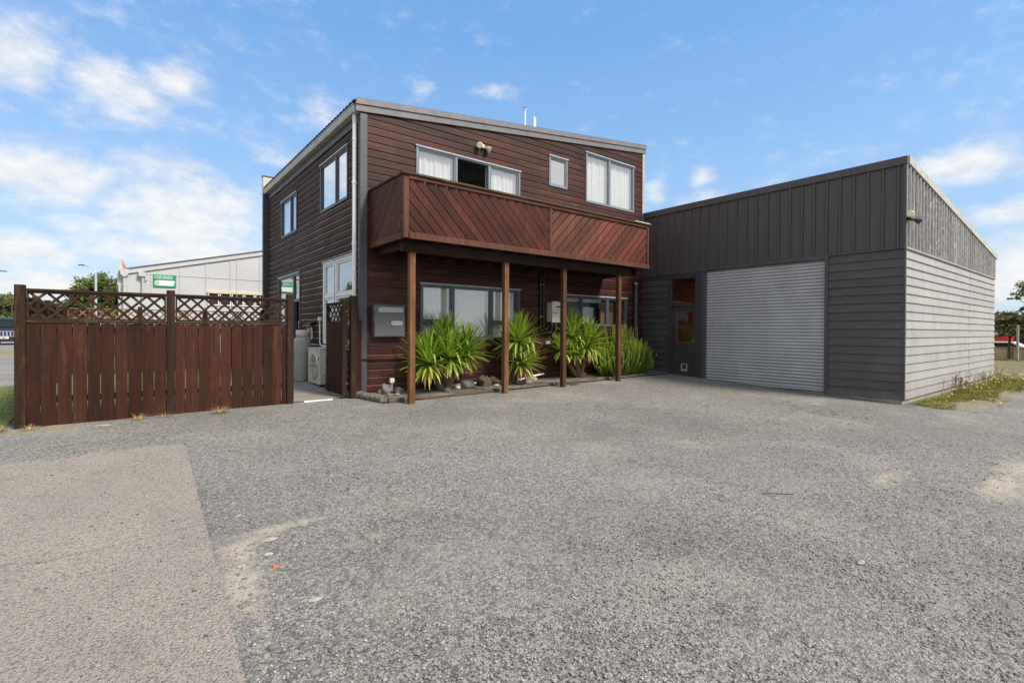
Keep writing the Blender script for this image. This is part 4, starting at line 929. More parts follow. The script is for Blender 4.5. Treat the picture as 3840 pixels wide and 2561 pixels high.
# side and back fences of the yard
def yard_fence(name, P, u0, u1, gz, top, label, mat_r, post_every=1.9, lat=.4):
    t = thing(name, P(u0, gz, 0), label, 'fence'); k = u0; rg = random.Random(name+label)
    nb_ = int((u1-u0)/.15); mb = None
    npost = int((u1-u0)/post_every)+1
    for i in range(npost+1):
        uu = u0+(u1-u0)*i/npost; mb = MB(); wbox(mb, P, uu-.045, uu+.045, gz-.1, top+.06, -.045, .045); mb.build('post', M_FENP, t)
    for i in range(nb_):
        a = u0+(u1-u0)*i/nb_; mb = MB(); wbox(mb, P, a+.004, a+(u1-u0)/nb_-.004, gz+.02, top-lat-.03, .046, .064, rg.uniform(.7, 1.3)); mb.build('plank', M_FEN, t)
    for i in range(npost):
        a, b = u0+(u1-u0)*i/npost+.045, u0+(u1-u0)*(i+1)/npost-.045; lattice(P, a, b, top-lat, top-.03, t, mats=mat_r)
    return t
yard_fence('side_fence', lambda u, z, d: (-1.04-d, u, z), 9.46, 15.9, .16, 1.84, 'brown plank and lattice fence running back from the left fence post', M_FENP)
yard_fence('back_fence', lambda u, z, d: (u, 16.0-d, z), -1.0, 3.3, .28, 1.88, 'paler lattice topped fence across the back of the yard before the white building', M_FENT, 2.1)

# ================================================================ yard things
ac = thing('heat_pump_unit', (3.5, 11.15, .17), 'cream outdoor heat pump unit standing on black feet by the side wall', 'heat pump')
mb = MB(); mb.box(3.33, 3.655, 10.80, 11.62, .21, .965); mb.build('case', M_CREAMP, ac, bevel=.015)
mb = MB(); mb.box(3.322, 3.664, 10.79, 11.63, .967, .985); mb.build('lid', M_CREAMP, ac, bevel=.006)
FC = (3.327, 11.17, .59)
mb = MB(); n = 36; r0 = .27
for rr in (.27, .26):
    pass
rowsA = [[(3.318-d, FC[1]+r*math.cos(2*math.pi*k/n), FC[2]+r*math.sin(2*math.pi*k/n)) for k in range(n)] for r, d in ((.275, -.01), (.275, .012), (.25, .012), (.25, -.008))]
mb.grid(rowsA, closed=True); mb.build('fan_ring', M_CREAMP, ac)
mb = MB(); mb.face([(3.3265, FC[1]+.25*math.cos(2*math.pi*k/n), FC[2]+.25*math.sin(2*math.pi*k/n)) for k in range(n)]); mb.build('fan_opening', simple('fan_shadow_grey', (.30, .285, .25), (.22, .21, .185), .7), ac)
mb = MB()
for k in range(6):
    a = math.pi*k/3+.3; ca, sa = math.cos(a), math.sin(a)
    p0 = Vector((3.318, FC[1], FC[2])); dr_ = Vector((0, ca, sa)); pe_ = Vector((0, -sa, ca))
    mb.face([p0+dr_*.04, p0+dr_*.22-pe_*.02, p0+dr_*.22+pe_*.13+Vector((-.012, 0, 0)), p0+dr_*.06+pe_*.05])
mb.build('fan_blades', M_CREAMP, ac)
mb = MB()
for k in range(8):
    a = math.pi*k/4+.2; mb.tube([(3.305, FC[1]+.05*math.cos(a), FC[2]+.05*math.sin(a)), (3.305, FC[1]+.262*math.cos(a), FC[2]+.262*math.sin(a))], .005, 5)
for r in (.06, .13, .20): mb.tube([(3.305, FC[1]+r*math.cos(2*math.pi*k/24), FC[2]+r*math.sin(2*math.pi*k/24)) for k in range(25)], .003, 4)
mb.build('fan_guard', M_CREAMP, ac)
mb = MB(); mb.box(3.42, 3.55, 10.77, 10.798, .68, .84); mb.box(3.43, 3.54, 10.762, 10.798, .56, .675); mb.box(3.42, 3.55, 10.775, 10.798, .42, .54); mb.build('side_cover', M_CREAMP, ac, bevel=.008)
mb = MB(); mb.box(3.57, 3.60, 10.793, 10.797, .72, .86); mb.box(3.57, 3.62, 10.793, 10.797, .56, .63); mb.build('blue_label', simple('pale_blue_label', (.28, .36, .50), (.45, .5, .6), .5), ac)
mb = MB(); mb.box(3.326, 3.329, 10.83, 10.87, .72, .80); mb.build('dark_badge', M_BLACK, ac)
for yy in (10.92, 11.5):
    for xx in (3.36, 3.58): mb = MB(); mb.box(xx, xx+.08, yy-.03, yy+.03, .16, .209); mb.build('foot', M_BLACK, ac, bevel=.006)
hs = thing('pipe_bundle', (3.62, 10.7, .3), 'grey pipes curving from the side of the heat pump to the wall', 'pipes')
mb = MB()
for k in range(3): mb.tube([(3.56+.02*k, 10.79, .52-.07*k), (3.60+.02*k, 10.68, .46-.07*k), (3.66, 10.66, .40-.06*k), (3.70, 10.66, .46-.05*k)], .016, 8)
mb.build('pipe', M_GUT, hs)
# gas cylinder
mnet = Mat('netted_grey_cylinder', .45, .2, .5); t_ = mnet.n.new('ShaderNodeTexCoord').outputs['Object']; x_ = mnet.xyz(t_)
ang = mnet.math('MULTIPLY', mnet.math('ARCTAN2', x_[1], x_[0]), 9.0); zz_ = mnet.math('MULTIPLY', x_[2], 95.0)
l1 = mnet.math('ABSOLUTE', mnet.math('SINE', mnet.math('ADD', ang, zz_))); l2 = mnet.math('ABSOLUTE', mnet.math('SINE', mnet.math('SUBTRACT', ang, zz_)))
nt_ = mnet.math('MINIMUM', mnet.rng(l1, .0, .5), mnet.rng(l2, .0, .5)); mnet.color(mnet.mix(nt_, (.17, .165, .16), (.43, .42, .40))); mnet.bump(nt_, .6, .004)
gc_ = thing('gas_cylinder', (3.31, 12.0, .20), 'tall grey gas cylinder with netted body and chain beside the wall', 'gas cylinder')
mb = MB(); mb.lathe((3.31, 12.0, .20), [(.185, .05), (.187, .09), (.187, .86), (.18, .93), (.155, .985), (.12, 1.01)], 32); mb.build('body', mnet.m, gc_)
mb = MB(); mb.lathe((3.31, 12.0, .20), [(.17, 0), (.18, .0), (.18, .06), (.165, .06)], 32); mb.build('foot_ring', M_SILVER, gc_)
mb = MB(); mb.grid([[(3.31+.135*math.cos(a), 12.0+.135*math.sin(a), z) for a in np.linspace(0, 2*math.pi*.86, 28)] for z in (1.20, 1.37)]); o = mb.build('collar', M_CREAM, gc_); s_ = o.modifiers.new('solid', 'SOLIDIFY'); s_.thickness = .006
mb = MB(); mb.lathe((3.31, 12.0, 1.19), [(.05, 0), (.03, .04), (.02, .10), (.035, .11), (.035, .14), (0, .15)], 14); mb.build('valve', M_SILVER, gc_)
mb = MB(); mb.tube([(3.31+.192*math.cos(a), 12.0+.192*math.sin(a), .86+.02*math.sin(3*a)+.03*math.cos(a)) for a in np.linspace(0, 6.283, 40)], .006, 5, caps=False); mb.build('chain', M_SILVER, gc_)
rgl = thing('gas_regulator', (3.66, 12.5, 1.35), 'grey gas regulator with looping white hose under a small wall hood', 'regulator')
mb = MB(); mb.hexa([(3.55,12.28,1.53),(3.71,12.28,1.58),(3.71,12.75,1.52),(3.55,12.75,1.47),(3.55,12.28,1.545),(3.71,12.28,1.595),(3.71,12.75,1.535),(3.55,12.75,1.485)]); mb.build('hood', M_SILVER, rgl)
mb = MB(); mb.tube([(3.64, 12.62, 1.40), (3.64, 12.62, 1.32)], .045, 12); mb.tube([(3.64, 12.5, 1.43), (3.64, 12.5, 1.10)], .014, 8); mb.tube([(3.64, 12.62, 1.36), (3.64, 12.46, 1.34)], .02, 8); mb.build('regulator_body', M_SILVER, rgl)
mb = MB(); mb.tube([(3.36, 11.95, 1.29), (3.45, 12.0, 1.20), (3.55, 12.15, 1.14), (3.62, 12.3, 1.20), (3.64, 12.38, 1.32), (3.65, 12.42, 1.42), (3.64, 12.52, 1.40)], .012, 8); mb.tube([(3.64, 12.74, 1.22), (3.64, 12.82, 1.32), (3.64, 12.72, 1.42), (3.64, 12.6, 1.38)], .010, 8); mb.build('hose', M_WHITE, rgl)
cd = thing('white_conduit', (3.68, 11.9, 1.0), 'white conduit with a small junction box bending under the casement windows', 'conduit')
mb = MB(); mb.tube([(3.685, 11.93, 1.60), (3.685, 11.93, 1.10), (3.685, 11.90, 1.03), (3.685, 11.82, 1.01), (3.685, 9.9, .98)], .018, 8); mb.build('pipe', M_WHITE, cd)
mb = MB(); mb.box(3.65, 3.712, 11.88, 11.98, 1.58, 1.67); mb.build('junction_box', M_WHITE, cd, bevel=.008)
mb = MB(); rockmesh(mb, (3.50, 10.50, .22), (.14, .13, .13), 31, 4, .42)
tag(mb.build('lava_rock', M_STONEB, base=(3.50, 10.50, .1)), 'dark knobbly lava rock at the corner of the heat pump', 'rock')

# ================================================================ garden bed
rocks = [(4.16, 9.32, .15, .12, .11, M_STONE, 'grey knobbly rock under the white tap box', .35), (4.42, 9.30, .10, .08, .07, M_STONE, 'smaller grey rock touching the right of the tap box rock', .35),
 (4.10, 9.05, .06, .045, .035, M_STONE, 'little grey pebble in front of the tap box rock', .15), (4.24, 8.98, .07, .05, .035, M_STONE, 'rounded pebble nearest the first balcony post', .15),
 (5.95, 9.12, .17, .13, .12, M_STONE, 'smooth dark boulder right of the left yucca', .12), (6.42, 9.17, .15, .12, .15, M_STONEB, 'mossy brown lava rock beside the smooth boulder', .38), (6.70, 9.22, .17, .12, .11, M_STONEB, 'long brown lava rock just left of the second post', .38),
 (6.88, 9.05, .07, .05, .035, M_STONEL, 'pale flat stone at the foot of the second post', .15), (6.62, 9.0, .08, .05, .03, M_STONEL, 'pale flat stone before the long brown rock', .15),
 (5.32, 8.95, .09, .07, .05, M_STONE, 'grey stone under the leaves of the left yucca', .2), (5.72, 9.16, .07, .05, .04, M_WHITE, 'small white stone between yucca trunk and boulder', .2),
 (7.75, 9.15, .17, .11, .10, M_STONEL, 'pale brown rock behind the middle yucca leaves', .2), (7.55, 8.98, .10, .07, .045, M_STONEL, 'pale oval stone beside the middle yucca', .12), (7.30, 9.0, .10, .06, .03, M_STONE, 'flat grey stone under the middle yucca', .15),
 (11.35, 8.95, .10, .07, .045, M_STONEL, 'pale flat stone under the right side of the rosemary', .15), (11.6, 8.98, .13, .08, .04, M_STONEL, 'pale flat stone furthest right in the bed', .15)]
for i, (x, y, a, b, c, mt_, lb, rf) in enumerate(rocks):
    mb = MB(); z = G(x, y)+.03; rockmesh(mb, (x, y, z+c*.55), (a, b, c), i+40, 3 if a > .09 else 2, rf)
    tag(mb.build('rock', mt_, base=(x, y, z)), lb, 'rock')
def log(name, path, hw, hh, mat, label, seed, cat='timber'):
    mb = MB(); rows = []; pts = [Vector(p) for p in path]; N = 26
    def at(t):
        s = t*(len(pts)-1); i = min(int(s), len(pts)-2); return pts[i].lerp(pts[i+1], s-i)
    for k in range(N+1):
        p = at(k/N); d = (at(min(1, k/N+.01))-at(max(0, k/N-.01))).normalized(); sd = Vector((-d.y, d.x, 0)); r = []
        for j in range(12):
            a = 2*math.pi*j/12; ca, sa = math.cos(a), math.sin(a); q = max(abs(ca), abs(sa))**.55
            nn = 1+.45*mn.noise(Vector((k*.35+seed, ca*1.8, sa*1.8)))+.35*mn.noise(Vector((k*.6+seed, ca*5, sa*5)))
            r.append(p+sd*(ca/q*hw*nn)+Vector((0, 0, sa/q*hh*nn+hh*.6)))
        rows.append(r)
    mb.grid(rows, closed=True); mb.face(rows[0][::-1]); mb.face(rows[-1])
    o = mb.build(name, mat, base=tuple(path[0])); return tag(o, label, cat)
g3 = lambda x, y, dz=0: (x, y, G(x, y)+dz)
log('driftwood_log', [g3(3.62, 9.30), g3(3.70, 8.95), g3(3.80, 8.62)], .085, .075, M_DRIFT, 'cracked grey driftwood log at the house corner', 1, 'log')
log('edging_timber', [g3(3.86, 8.55), g3(4.6, 8.55), g3(5.6, 8.52), g3(6.3, 8.55)], .045, .045, M_SLEEP, 'weathered edging timber between driftwood and second balcony post', 2)
log('edging_timber', [g3(6.34, 8.56), g3(7.1, 8.60), g3(7.95, 8.58)], .045, .045, M_SLEEP, 'weathered edging timber between second and third balcony posts', 5)
log('edging_timber', [g3(8.05, 8.58), g3(9.0, 8.62), g3(9.9, 8.60)], .045, .040, M_SLEEP, 'weathered edging timber between third and fourth balcony posts', 8)
log('edging_timber', [g3(10.1, 8.60), g3(11.2, 8.68), g3(12.3, 8.75)], .042, .035, M_SLEEP, 'weathered edging timber right of the fourth post reaching the shed', 11)

# leaves
mdg = Mat('dry_grass_blades', .8, 0, .2); mdg.color(mdg.mix(mdg.attr('tone'), (.52, .37, .17), (.30, .20, .08))); M_DRYG = mdg.m
ml = Mat('yucca_leaf', .42, 0, .5); a_ = ml.attr('tone'); tip = ml.attr('age')
c_ = ml.mix(a_, (.070, .175, .018), (.37, .51, .05)); c_ = ml.mix(tip, c_, (.66, .62, .12)); ml.color(c_)
ml.b.inputs['Subsurface Weight'].default_value = 0
ml.link(c_, ml.b.inputs['Base Color'])
try: ml.b.inputs['Transmission Weight'].default_value = 0
except Exception: pass
M_LEAF = ml.m
def translucent(matr, fac, tint):
    nt = matr.node_tree; b = nt.nodes['Principled BSDF']; out = [n for n in nt.nodes if n.type == 'OUTPUT_MATERIAL'][0]
    t = nt.nodes.new('ShaderNodeBsdfTranslucent'); mx = nt.nodes.new('ShaderNodeMixShader'); mx.inputs[0].default_value = fac
    if b.inputs['Base Color'].links: nt.links.new(b.inputs['Base Color'].links[0].from_socket, t.inputs[0])
    nt.links.new(b.outputs[0], mx.inputs[1]); nt.links.new(t.outputs[0], mx.inputs[2]); nt.links.new(mx.outputs[0], out.inputs[0])
translucent(M_LEAF, .28, None)
M_TRUNK = wood('yucca_trunk', (.20, .13, .08), (.09, .058, .038), 2, .9, bump=1.0)
def yucca(loc, heads, label, seed):
    rg = random.Random(seed); t = thing('yucca_plant', loc, label, 'yucca', 'yuccas in the front garden bed')
    V, Fc, T, A = [], [], [], []; DM = MB()
    for (hx, hy, hz, L, n, up) in heads:
        ax = Vector((up[0], up[1], 1)).normalized()
        for k in range(n):
            fr = k/n                                   # 0 = young upright, 1 = old drooping
            el = R(86-fr**1.0*122+rg.uniform(-9, 9)); azm = k*2.39996+rg.uniform(-.25, .25)
            side = ax.orthogonal().normalized(); sd2 = ax.cross(side)
            rad = side*math.cos(azm)+sd2*math.sin(azm)
            d = (ax*math.sin(el)+rad*math.cos(el)).normalized()
            p = Vector((hx, hy, hz))+ax*(.10*(1-fr)-.05)+rad*.018
            ll = 1.22*L*(.72+.42*math.sin(math.pi*min(1, .2+fr*.9)))*rg.uniform(.82, 1.1); w0 = rg.uniform(.022, .034)
            ns = 8; droop = (.02+1.35*fr**2.0)*rg.uniform(.7, 1.25)
            if rg.random() < .05*fr+.01 and fr > .8: age0 = 1.0
            kink = rg.random() < .18*fr+.02; kk = rg.randint(3, 5)
            age0 = max(0, min(1, (fr-.5)*1.6+rg.uniform(-.25, .25)))*rg.choice([.1, .35, .7, 1]); tn = rg.choice([rg.uniform(0, .35), rg.uniform(.3, .75), rg.uniform(.6, 1)])
            rows = []; wd = d.cross(Vector((0, 0, 1)));
            if wd.length < .05: wd = rad.cross(ax)
            wd.normalize()
            for s in range(ns+1):
                q = s/ns; wdt = w0*(.55+1.6*q if q < .28 else 1.0*(1-((q-.28)/.72)**1.9))+.0008
                nn = wd.cross(d).normalized()
                rows.append((p-wd*wdt+nn*wdt*.45, p.copy(), p+wd*wdt+nn*wdt*.45))
                if kink and s == kk: d = (d+Vector((0, 0, -2.2))).normalized()
                d = (d+Vector((0, 0, -1))*droop/ns*(.3+1.4*q)).normalized(); p = p+d*ll/ns
                if p.z < G(p.x, p.y)+.06: p.z = G(p.x, p.y)+.06
                if p.y > 9.50: p.y = 9.50
            if fr > .70 and rg.random() < .16: DM.grid(rows, rg.uniform(.2, 1)); continue
            i = len(V)
            for r in rows: V.extend(r)
            for s in range(ns):
                for b in range(2):
                    Fc.append((i+s*3+b, i+s*3+b+1, i+s*3+3+b+1, i+s*3+3+b)); T.append(tn); A.append(min(1, age0+(.5 if (s >= ns-1 and rg.random() < .6) else 0)+(.25*age0*s/ns)))
    me = bpy.data.meshes.new('foliage'); o0 = Vector(loc); me.from_pydata([tuple(v-o0) for v in V], [], Fc); me.materials.append(M_LEAF)
    a = me.attributes.new('tone', 'FLOAT', 'FACE'); a.data.foreach_set('value', T); a = me.attributes.new('age', 'FLOAT', 'FACE'); a.data.foreach_set('value', A)
    me.polygons.foreach_set('use_smooth', [True]*len(Fc))
    o = bpy.data.objects.new('foliage', me); COL.objects.link(o); o.parent = t
    mb = MB()
    for (hx, hy, hz, L, n, up) in heads:
        b = Vector(loc)+Vector((rg.uniform(-.06, .06), rg.uniform(-.04, .04), -.02)); e = Vector((hx, hy, hz)); m_ = b.lerp(e, .5)+Vector((0, 0, -.05))
        mb.tube([b, b.lerp(m_, .5), m_, e], [.085, .07, .05, .04], 10)
    rockmesh(mb, (loc[0], loc[1], loc[2]+.05), (.17, .13, .12), seed, 3, .3)
    mb.build('trunk', M_TRUNK, t); DM.build('dead_leaves', M_DRYG, t); return t
yucca((5.35, 9.15, .12), [(4.90, 8.95, .70, .54, 130, (-.35, -.15)), (5.33, 8.88, .79, .50, 125, (0, -.25)), (5.75, 9.0, .86, .52, 130, (.25, -.12)), (5.40, 9.15, 1.17, .48, 95, (-.05, .0)), (5.92, 9.18, .98, .44, 75, (.35, 0)), (5.15, 9.15, .95, .40, 60, (-.3, .1))], 'largest yucca with many green rosettes between the first two balcony posts', 3)
yucca((7.22, 9.15, .13), [(7.22, 8.98, 1.12, .56, 130, (.05, -.08)), (7.28, 8.92, .62, .50, 115, (.15, -.25)), (7.05, 9.2, .95, .36, 40, (-.2, 0))], 'yucca with two stacked rosettes just right of the second balcony post', 5)
yucca((9.45, 9.15, .16), [(9.48, 8.95, .98, .60, 140, (.08, -.12)), (9.15, 9.12, 1.22, .56, 95, (-.1, 0)), (8.70, 9.05, .88, .36, 55, (-.4, -.15)), (9.05, 8.95, .80, .34, 40, (-.15, -.2))], 'yucca with yellowing leaves between the third and fourth balcony posts', 8)

# rosemary
mr_ = Mat('rosemary_needles', .6, 0, .3); mr_.color(mr_.mix(mr_.attr('tone'), (.075, .19, .022), (.50, .62, .10))); M_ROS = mr_.m; translucent(M_ROS, .35, None)
rt = thing('rosemary_bush', (10.85, 8.95, .15), 'bushy upright rosemary shrub beside the fourth balcony post', 'rosemary')
rg = random.Random(12); V, Fc, T = [], [], []; st = MB()
for k in range(560):
    q = rg.random()**.6; an = rg.uniform(0, 6.283); bx, by = 10.9+.62*math.cos(an)*q, 8.95+.22*math.sin(an)*q
    tx, ty = 10.98+math.cos(an)*q*1.12, 8.93+math.sin(an)*q*.50
    H = (1.40-.50*abs((tx-10.98)/.9)**2)*rg.choice([rg.uniform(.35, .8), rg.uniform(.7, 1.06), rg.uniform(.8, 1.06)])*(1 if ty > 8.85 else .72)
    if tx < 10.55: H *= .8
    p0 = Vector((bx, by, .16)); p1 = Vector((bx+(tx-bx)*rg.uniform(.6, 1.1), by+(ty-by)*rg.uniform(.6, 1.1), .16+H*rg.uniform(.25, .5))); p2 = Vector((tx+rg.uniform(-.04, .04), ty, .16+H))
    pts = [p0*(1-s)**2+p1*2*s*(1-s)+p2*s*s for s in np.linspace(0, 1, 9)]
    st.tube(pts, .004, 4, caps=False); tb = rg.uniform(-.25, .5)
    N = 64
    for j in range(int(N*.12), N):
        s = j/N; c = p0*(1-s)**2+p1*2*s*(1-s)+p2*s*s; ta = ((p1-p0)*(1-s)+(p2-p1)*s).normalized()
        for e in range(3):
            a = rg.uniform(0, 6.28); sd = ta.orthogonal().normalized(); sd = (sd*math.cos(a)+ta.cross(sd)*math.sin(a)); d = (sd*.8+ta*.75).normalized()
            ln = .046*(1-.55*max(0, s-.85)/.15); w_ = d.cross(ta).normalized()*.0065; i = len(V)
            V += [c-w_, c+w_, c+d*ln+w_*.5, c+d*ln-w_*.5]; Fc.append((i, i+1, i+2, i+3)); T.append(max(0, min(1, tb+.05+.85*s*s*s+rg.uniform(-.15, .15))))
me = bpy.data.meshes.new('foliage'); o0 = Vector((10.85, 8.95, .15)); me.from_pydata([tuple(v-o0) for v in V], [], Fc); me.materials.append(M_ROS)
a = me.attributes.new('tone', 'FLOAT', 'FACE'); a.data.foreach_set('value', T); o = bpy.data.objects.new('foliage', me); COL.objects.link(o); o.parent = rt
st.build('stems', M_TRUNK, rt)

# ================================================================ grasses and weeds
mgr = Mat('grass_blades', .7, 0, .25); mgr.color(mgr.mix(mgr.attr('tone'), (.105, .165, .02), (.44, .36, .11))); M_GRASS = mgr.m; translucent(M_GRASS, .3, None)
def blades(mb, x, y, z, n, h, spread, rg, tone=(.0, .6), w=.004, droop=.5):
    for _ in range(n):
        a = rg.uniform(0, 6.28); r = spread*math.sqrt(rg.random()); px, py = x+r*math.cos(a)*.5, y+r*math.sin(a)*.5
        L = h*rg.uniform(.5, 1.15); a2 = a+rg.uniform(-.6, .6); lean = rg.uniform(.15, 1)*droop; t = rg.uniform(*tone)
        p = Vector((px, py, z)); d = Vector((math.cos(a2)*lean, math.sin(a2)*lean, 1)).normalized(); sd = Vector((-math.sin(a2), math.cos(a2), 0)); rows = []
        for s in range(4):
            ww = w*(1-s/3.3); rows.append([p-sd*ww, p+sd*ww]); p = p+d*L/3; d = (d+Vector((math.cos(a2)*.35*droop, math.sin(a2)*.35*droop, -.25*droop))).normalized()
        mb.grid(rows, t)
for i, (x, y, n, h, lb) in enumerate([(.24, 9.20, 60, .15, 'small dry grass tuft at the foot of the left half of the fence'), (.55, 9.24, 40, .13, 'smallest straw tuft below the middle fence post'), (1.27, 9.08, 110, .20, 'largest straw coloured grass tuft before the right half of the fence'),
     (-.93, 9.18, 60, .12, 'curling dry grass at the foot of the left fence post'), (-1.25, 9.25, 120, .12, 'pale straw clump outside the left end of the fence'), (4.95, 8.30, 40, .09, 'dry straw wisp in front of the edging near the first post')]):
    mb = MB(); blades(mb, x, y, G(x, y), n, h, .14, random.Random(60+i), (0, 1), .0028, 1.3)
    tag(mb.build('dry_grass_tuft', M_DRYG, base=(x, y, G(x, y))), lb, 'grass tuft')
mb = MB(); rg = random.Random(77)
for _ in range(2600):
    x = rg.uniform(-4.5, -1.15); y = rg.uniform(9.3, 14); blades(mb, x, y, G(x, y), 4, .06, .10, rg, (0, .45), .005, .8)
for _ in range(1600):
    x = rg.uniform(-1.0, 2.4); y = rg.uniform(9.5, 13); blades(mb, x, y, G(x, y), 4, .09, .10, rg, (0, .4), .005, .8)
tag(mb.build('grass', M_GRASS), 'short green lawn grass around and behind the fence', 'grass', kind='stuff')
mb2 = MB(); rg = random.Random(80)
for _ in range(900):
    y = rg.uniform(-4, 6); x = 30.9+(4.31-y)*1.22-rg.uniform(.1, 1.3); blades(mb2, x, y, G(x, y), 5, .10, .25, rg, (0, .5), .012, .9)
tag(mb2.build('verge_grass', M_GRASS), 'green grass verge along the foot of the low timber fence at the right', 'grass', kind='stuff')
# weeds on the gravel
mb = MB(); rg = random.Random(78)
for _ in range(420):
    k = rg.random()
    if k < .35: x, y = rg.gauss(9.6, 1.0), rg.gauss(3.9, .8)
    elif k < .75: x, y = rg.uniform(6.5, 11), rg.uniform(-1.5, 1.2)
    elif k < .9: x, y = rg.gauss(11.2, .4), rg.gauss(6.2, .7)
    else: x, y = rg.uniform(1, 9), rg.uniform(4, 8.2)
    if x > 12.3 and y > 3: continue
    if rg.random() < .75: blades(mb, x, y, G(x, y), 4, .022, .09, rg, (.2, .8), .006, 1.6)
    else: blades(mb, x, y, G(x, y), 12, .035, .10, rg, (0, .6), .006, 1.5)
for x, y in ((8.45, 8.42), (8.55, 8.45), (8.4, 8.38)): blades(mb, x, y, G(x, y), 60, .06, .22, rg, (0, .3), .006, 1.4)
tag(mb.build('gravel_weeds', M_GRASS), 'tiny green and straw weeds growing sparsely in the gravel', 'weeds', kind='stuff')
M_YEL = simple('yellow_petals', (.75, .55, .03), (.65, .45, .02), .6)
mreed = simple('brown_seed_stems', (.16, .085, .05), (.09, .05, .03), .8)
mb = MB(); rg = random.Random(79); fl = MB(); sdm = MB()
for _ in range(1250):
    x = rg.uniform(12.6, 22.5); wd = .95 if x < 20 else 1.5
    y = 2.93-abs(rg.gauss(0, .42))*wd*(.6+.3*math.sin(x*1.7)+.35*sstep(15, 19, x)); y = min(y, 2.95)
    if rg.random() < .35*sstep(15, 13, x): continue
    if x < 12.7: y -= .1
    h = .035+.09*rg.random()+.14*sstep(14, 19, x)*rg.random(); blades(mb, x, y, G(x, y), 20, h, .16, rg, (0, .55) if rg.random() < .7 else (.5, 1), .0055, .95)
for _ in range(230):
    x = 12.7+9.8*rg.random()**.55; y = 2.95-abs(rg.gauss(0, .5)); h = rg.uniform(.10, .34)*(.7+.5*sstep(14, 18, x)); dx, dy = rg.uniform(-.05, .05), rg.uniform(-.05, .05); z = G(x, y)
    sdm.tube([(x, y, z), (x+dx*.5, y+dy*.5, z+h*.6), (x+dx, y+dy, z+h)], .0025, 4, caps=False)
    c = Vector((x+dx, y+dy, z+h)); n = 9; tl = Vector((rg.uniform(-.4, .4), rg.uniform(-.6, .1), 1)).normalized(); s1 = tl.orthogonal().normalized(); s2_ = tl.cross(s1); r = rg.uniform(.014, .024)
    ring = [c+(s1*math.cos(6.283*k/n)+s2_*math.sin(6.283*k/n))*r*(1 if k % 2 else .8)+tl*.004 for k in range(n)]
    for k in range(n): fl.face([c, ring[k], ring[(k+1) % n]], rg.uniform(.8, 1.15))
for _ in range(45):
    x = 15+6.5*rg.random(); y = 3.0-rg.random()*.25; z = G(x, y); h = rg.uniform(.25, .55); sdm.tube([(x, y, z), (x+.02, y-.03, z+h)], .003, 4, caps=False)
    for k in range(5): zz = z+h*(.6+.08*k); sdm.tube([(x+.01, y-.02, zz), (x+.01+rg.uniform(-.05, .05), y-.02+rg.uniform(-.05, .05), zz+.04)], .004, 4)
wd_ = tag(mb.build('flowering_weeds', M_GRASS), 'green weeds with yellow dandelion flowers along the foot of the grey shed wall', 'weeds', kind='stuff')
o = fl.build('flowers', M_YEL, wd_); o['kind'] = 'stuff'; o = sdm.build('stalks', mreed, wd_); o['kind'] = 'stuff'

# ================================================================ WHITE BUILDING
Yw = 24.0
M_WB = simple('white_wall_sheet', (.50, .505, .53), (.44, .445, .465), .7, ns=1.2, bump=.1, bs=20)
bw = thing('white_building', (6, 30, .3), 'long white single storey building with a rising roofline behind the fence', 'building')
zt = lambda x: 3.66+.2425*(x-.26)
mb = MB(); mb.prism([(0, Yw, -.2), (14, Yw, -.2), (14, Yw, zt(14)-.03), (0, Yw, zt(0)-.03)], (0, 14, 0)); mb.build('wall', M_WB, bw)
PW = lambda u, z, d: (u, Yw-d, z)
mb = MB()
for x in (1.01, 1.94, 2.83, 3.72, 3.97, 4.86, 5.8, 6.7):
    wbox(mb, PW, x-.018, x+.018, .2, 3.48, .003, .02); wbox(mb, PW, x-.018, x+.018, 3.52, zt(x)-.22, .003, .02)
wbox(mb, PW, .1, 14, 3.485, 3.515, .003, .015); mb.build('batten', M_WB, bw)
mb = MB(); mb.hexa([PW(.2,zt(.2)-.19,.003),PW(14,zt(14)-.19,.003),PW(14,zt(14)-.19,.06),PW(.2,zt(.2)-.19,.06),PW(.2,zt(.2)-.02,.003),PW(14,zt(14)-.02,.003),PW(14,zt(14)-.02,.06),PW(.2,zt(.2)-.02,.06)]); mb.build('barge_board', M_WB, bw)
mb = MB(); mb.hexa([(.2,Yw-.09,zt(.2)-.019),(14,Yw-.09,zt(14)-.019),(14,38,zt(14)-.019),(.2,38,zt(.2)-.019),(.2,Yw-.09,zt(.2)+.02),(14,Yw-.09,zt(14)+.02),(14,38,zt(14)+.02),(.2,38,zt(.2)+.02)]); mb.build('roof', simple('dark_roof_edge', (.12, .12, .12), (.08, .08, .08), .7), bw)
mb = MB(); mb.box(-.03, .11, Yw-.005, 38, 3.0, 3.99); mb.build('parapet', M_WB, bw)
mb = MB(); mb.prism([(.112, Yw+.1, 3.99), (.26, Yw+.1, 3.66), (.112, Yw+.1, 3.6)], (0, 6, 0)); mb.build('rusty_flashing', simple('rust', (.42, .16, .06), (.55, .45, .38), .8, ns=9), bw)
mb = MB(); mb.prism([PW(.03, 3.62, .01), PW(.32, 3.62, .01), PW(.29, 3.42, .01), PW(.21, 3.34, .01), PW(.14, 3.34, .01), PW(.06, 3.42, .01)][::-1], (0, -.2, 0)); rwh = mb.build('rain_head', M_WB, bw)
mb = MB(); mb.tube([PW(.18, 3.36, .11), PW(.18, .3, .11)], .055, 12); mb.tube([PW(.18, 3.05, .11), PW(.18, 2.98, .11)], .07, 12); mb.build('downpipe', M_WB, bw)
mb = MB(); wbox(mb, PW, .60, .82, 3.38, 3.56, .01, .16); jb = mb.build('meter_box', M_WB, bw, bevel=.01)
mb = MB(); mb.tube([PW(.73, 3.37, .08), PW(.73, .3, .08)], .035, 8)
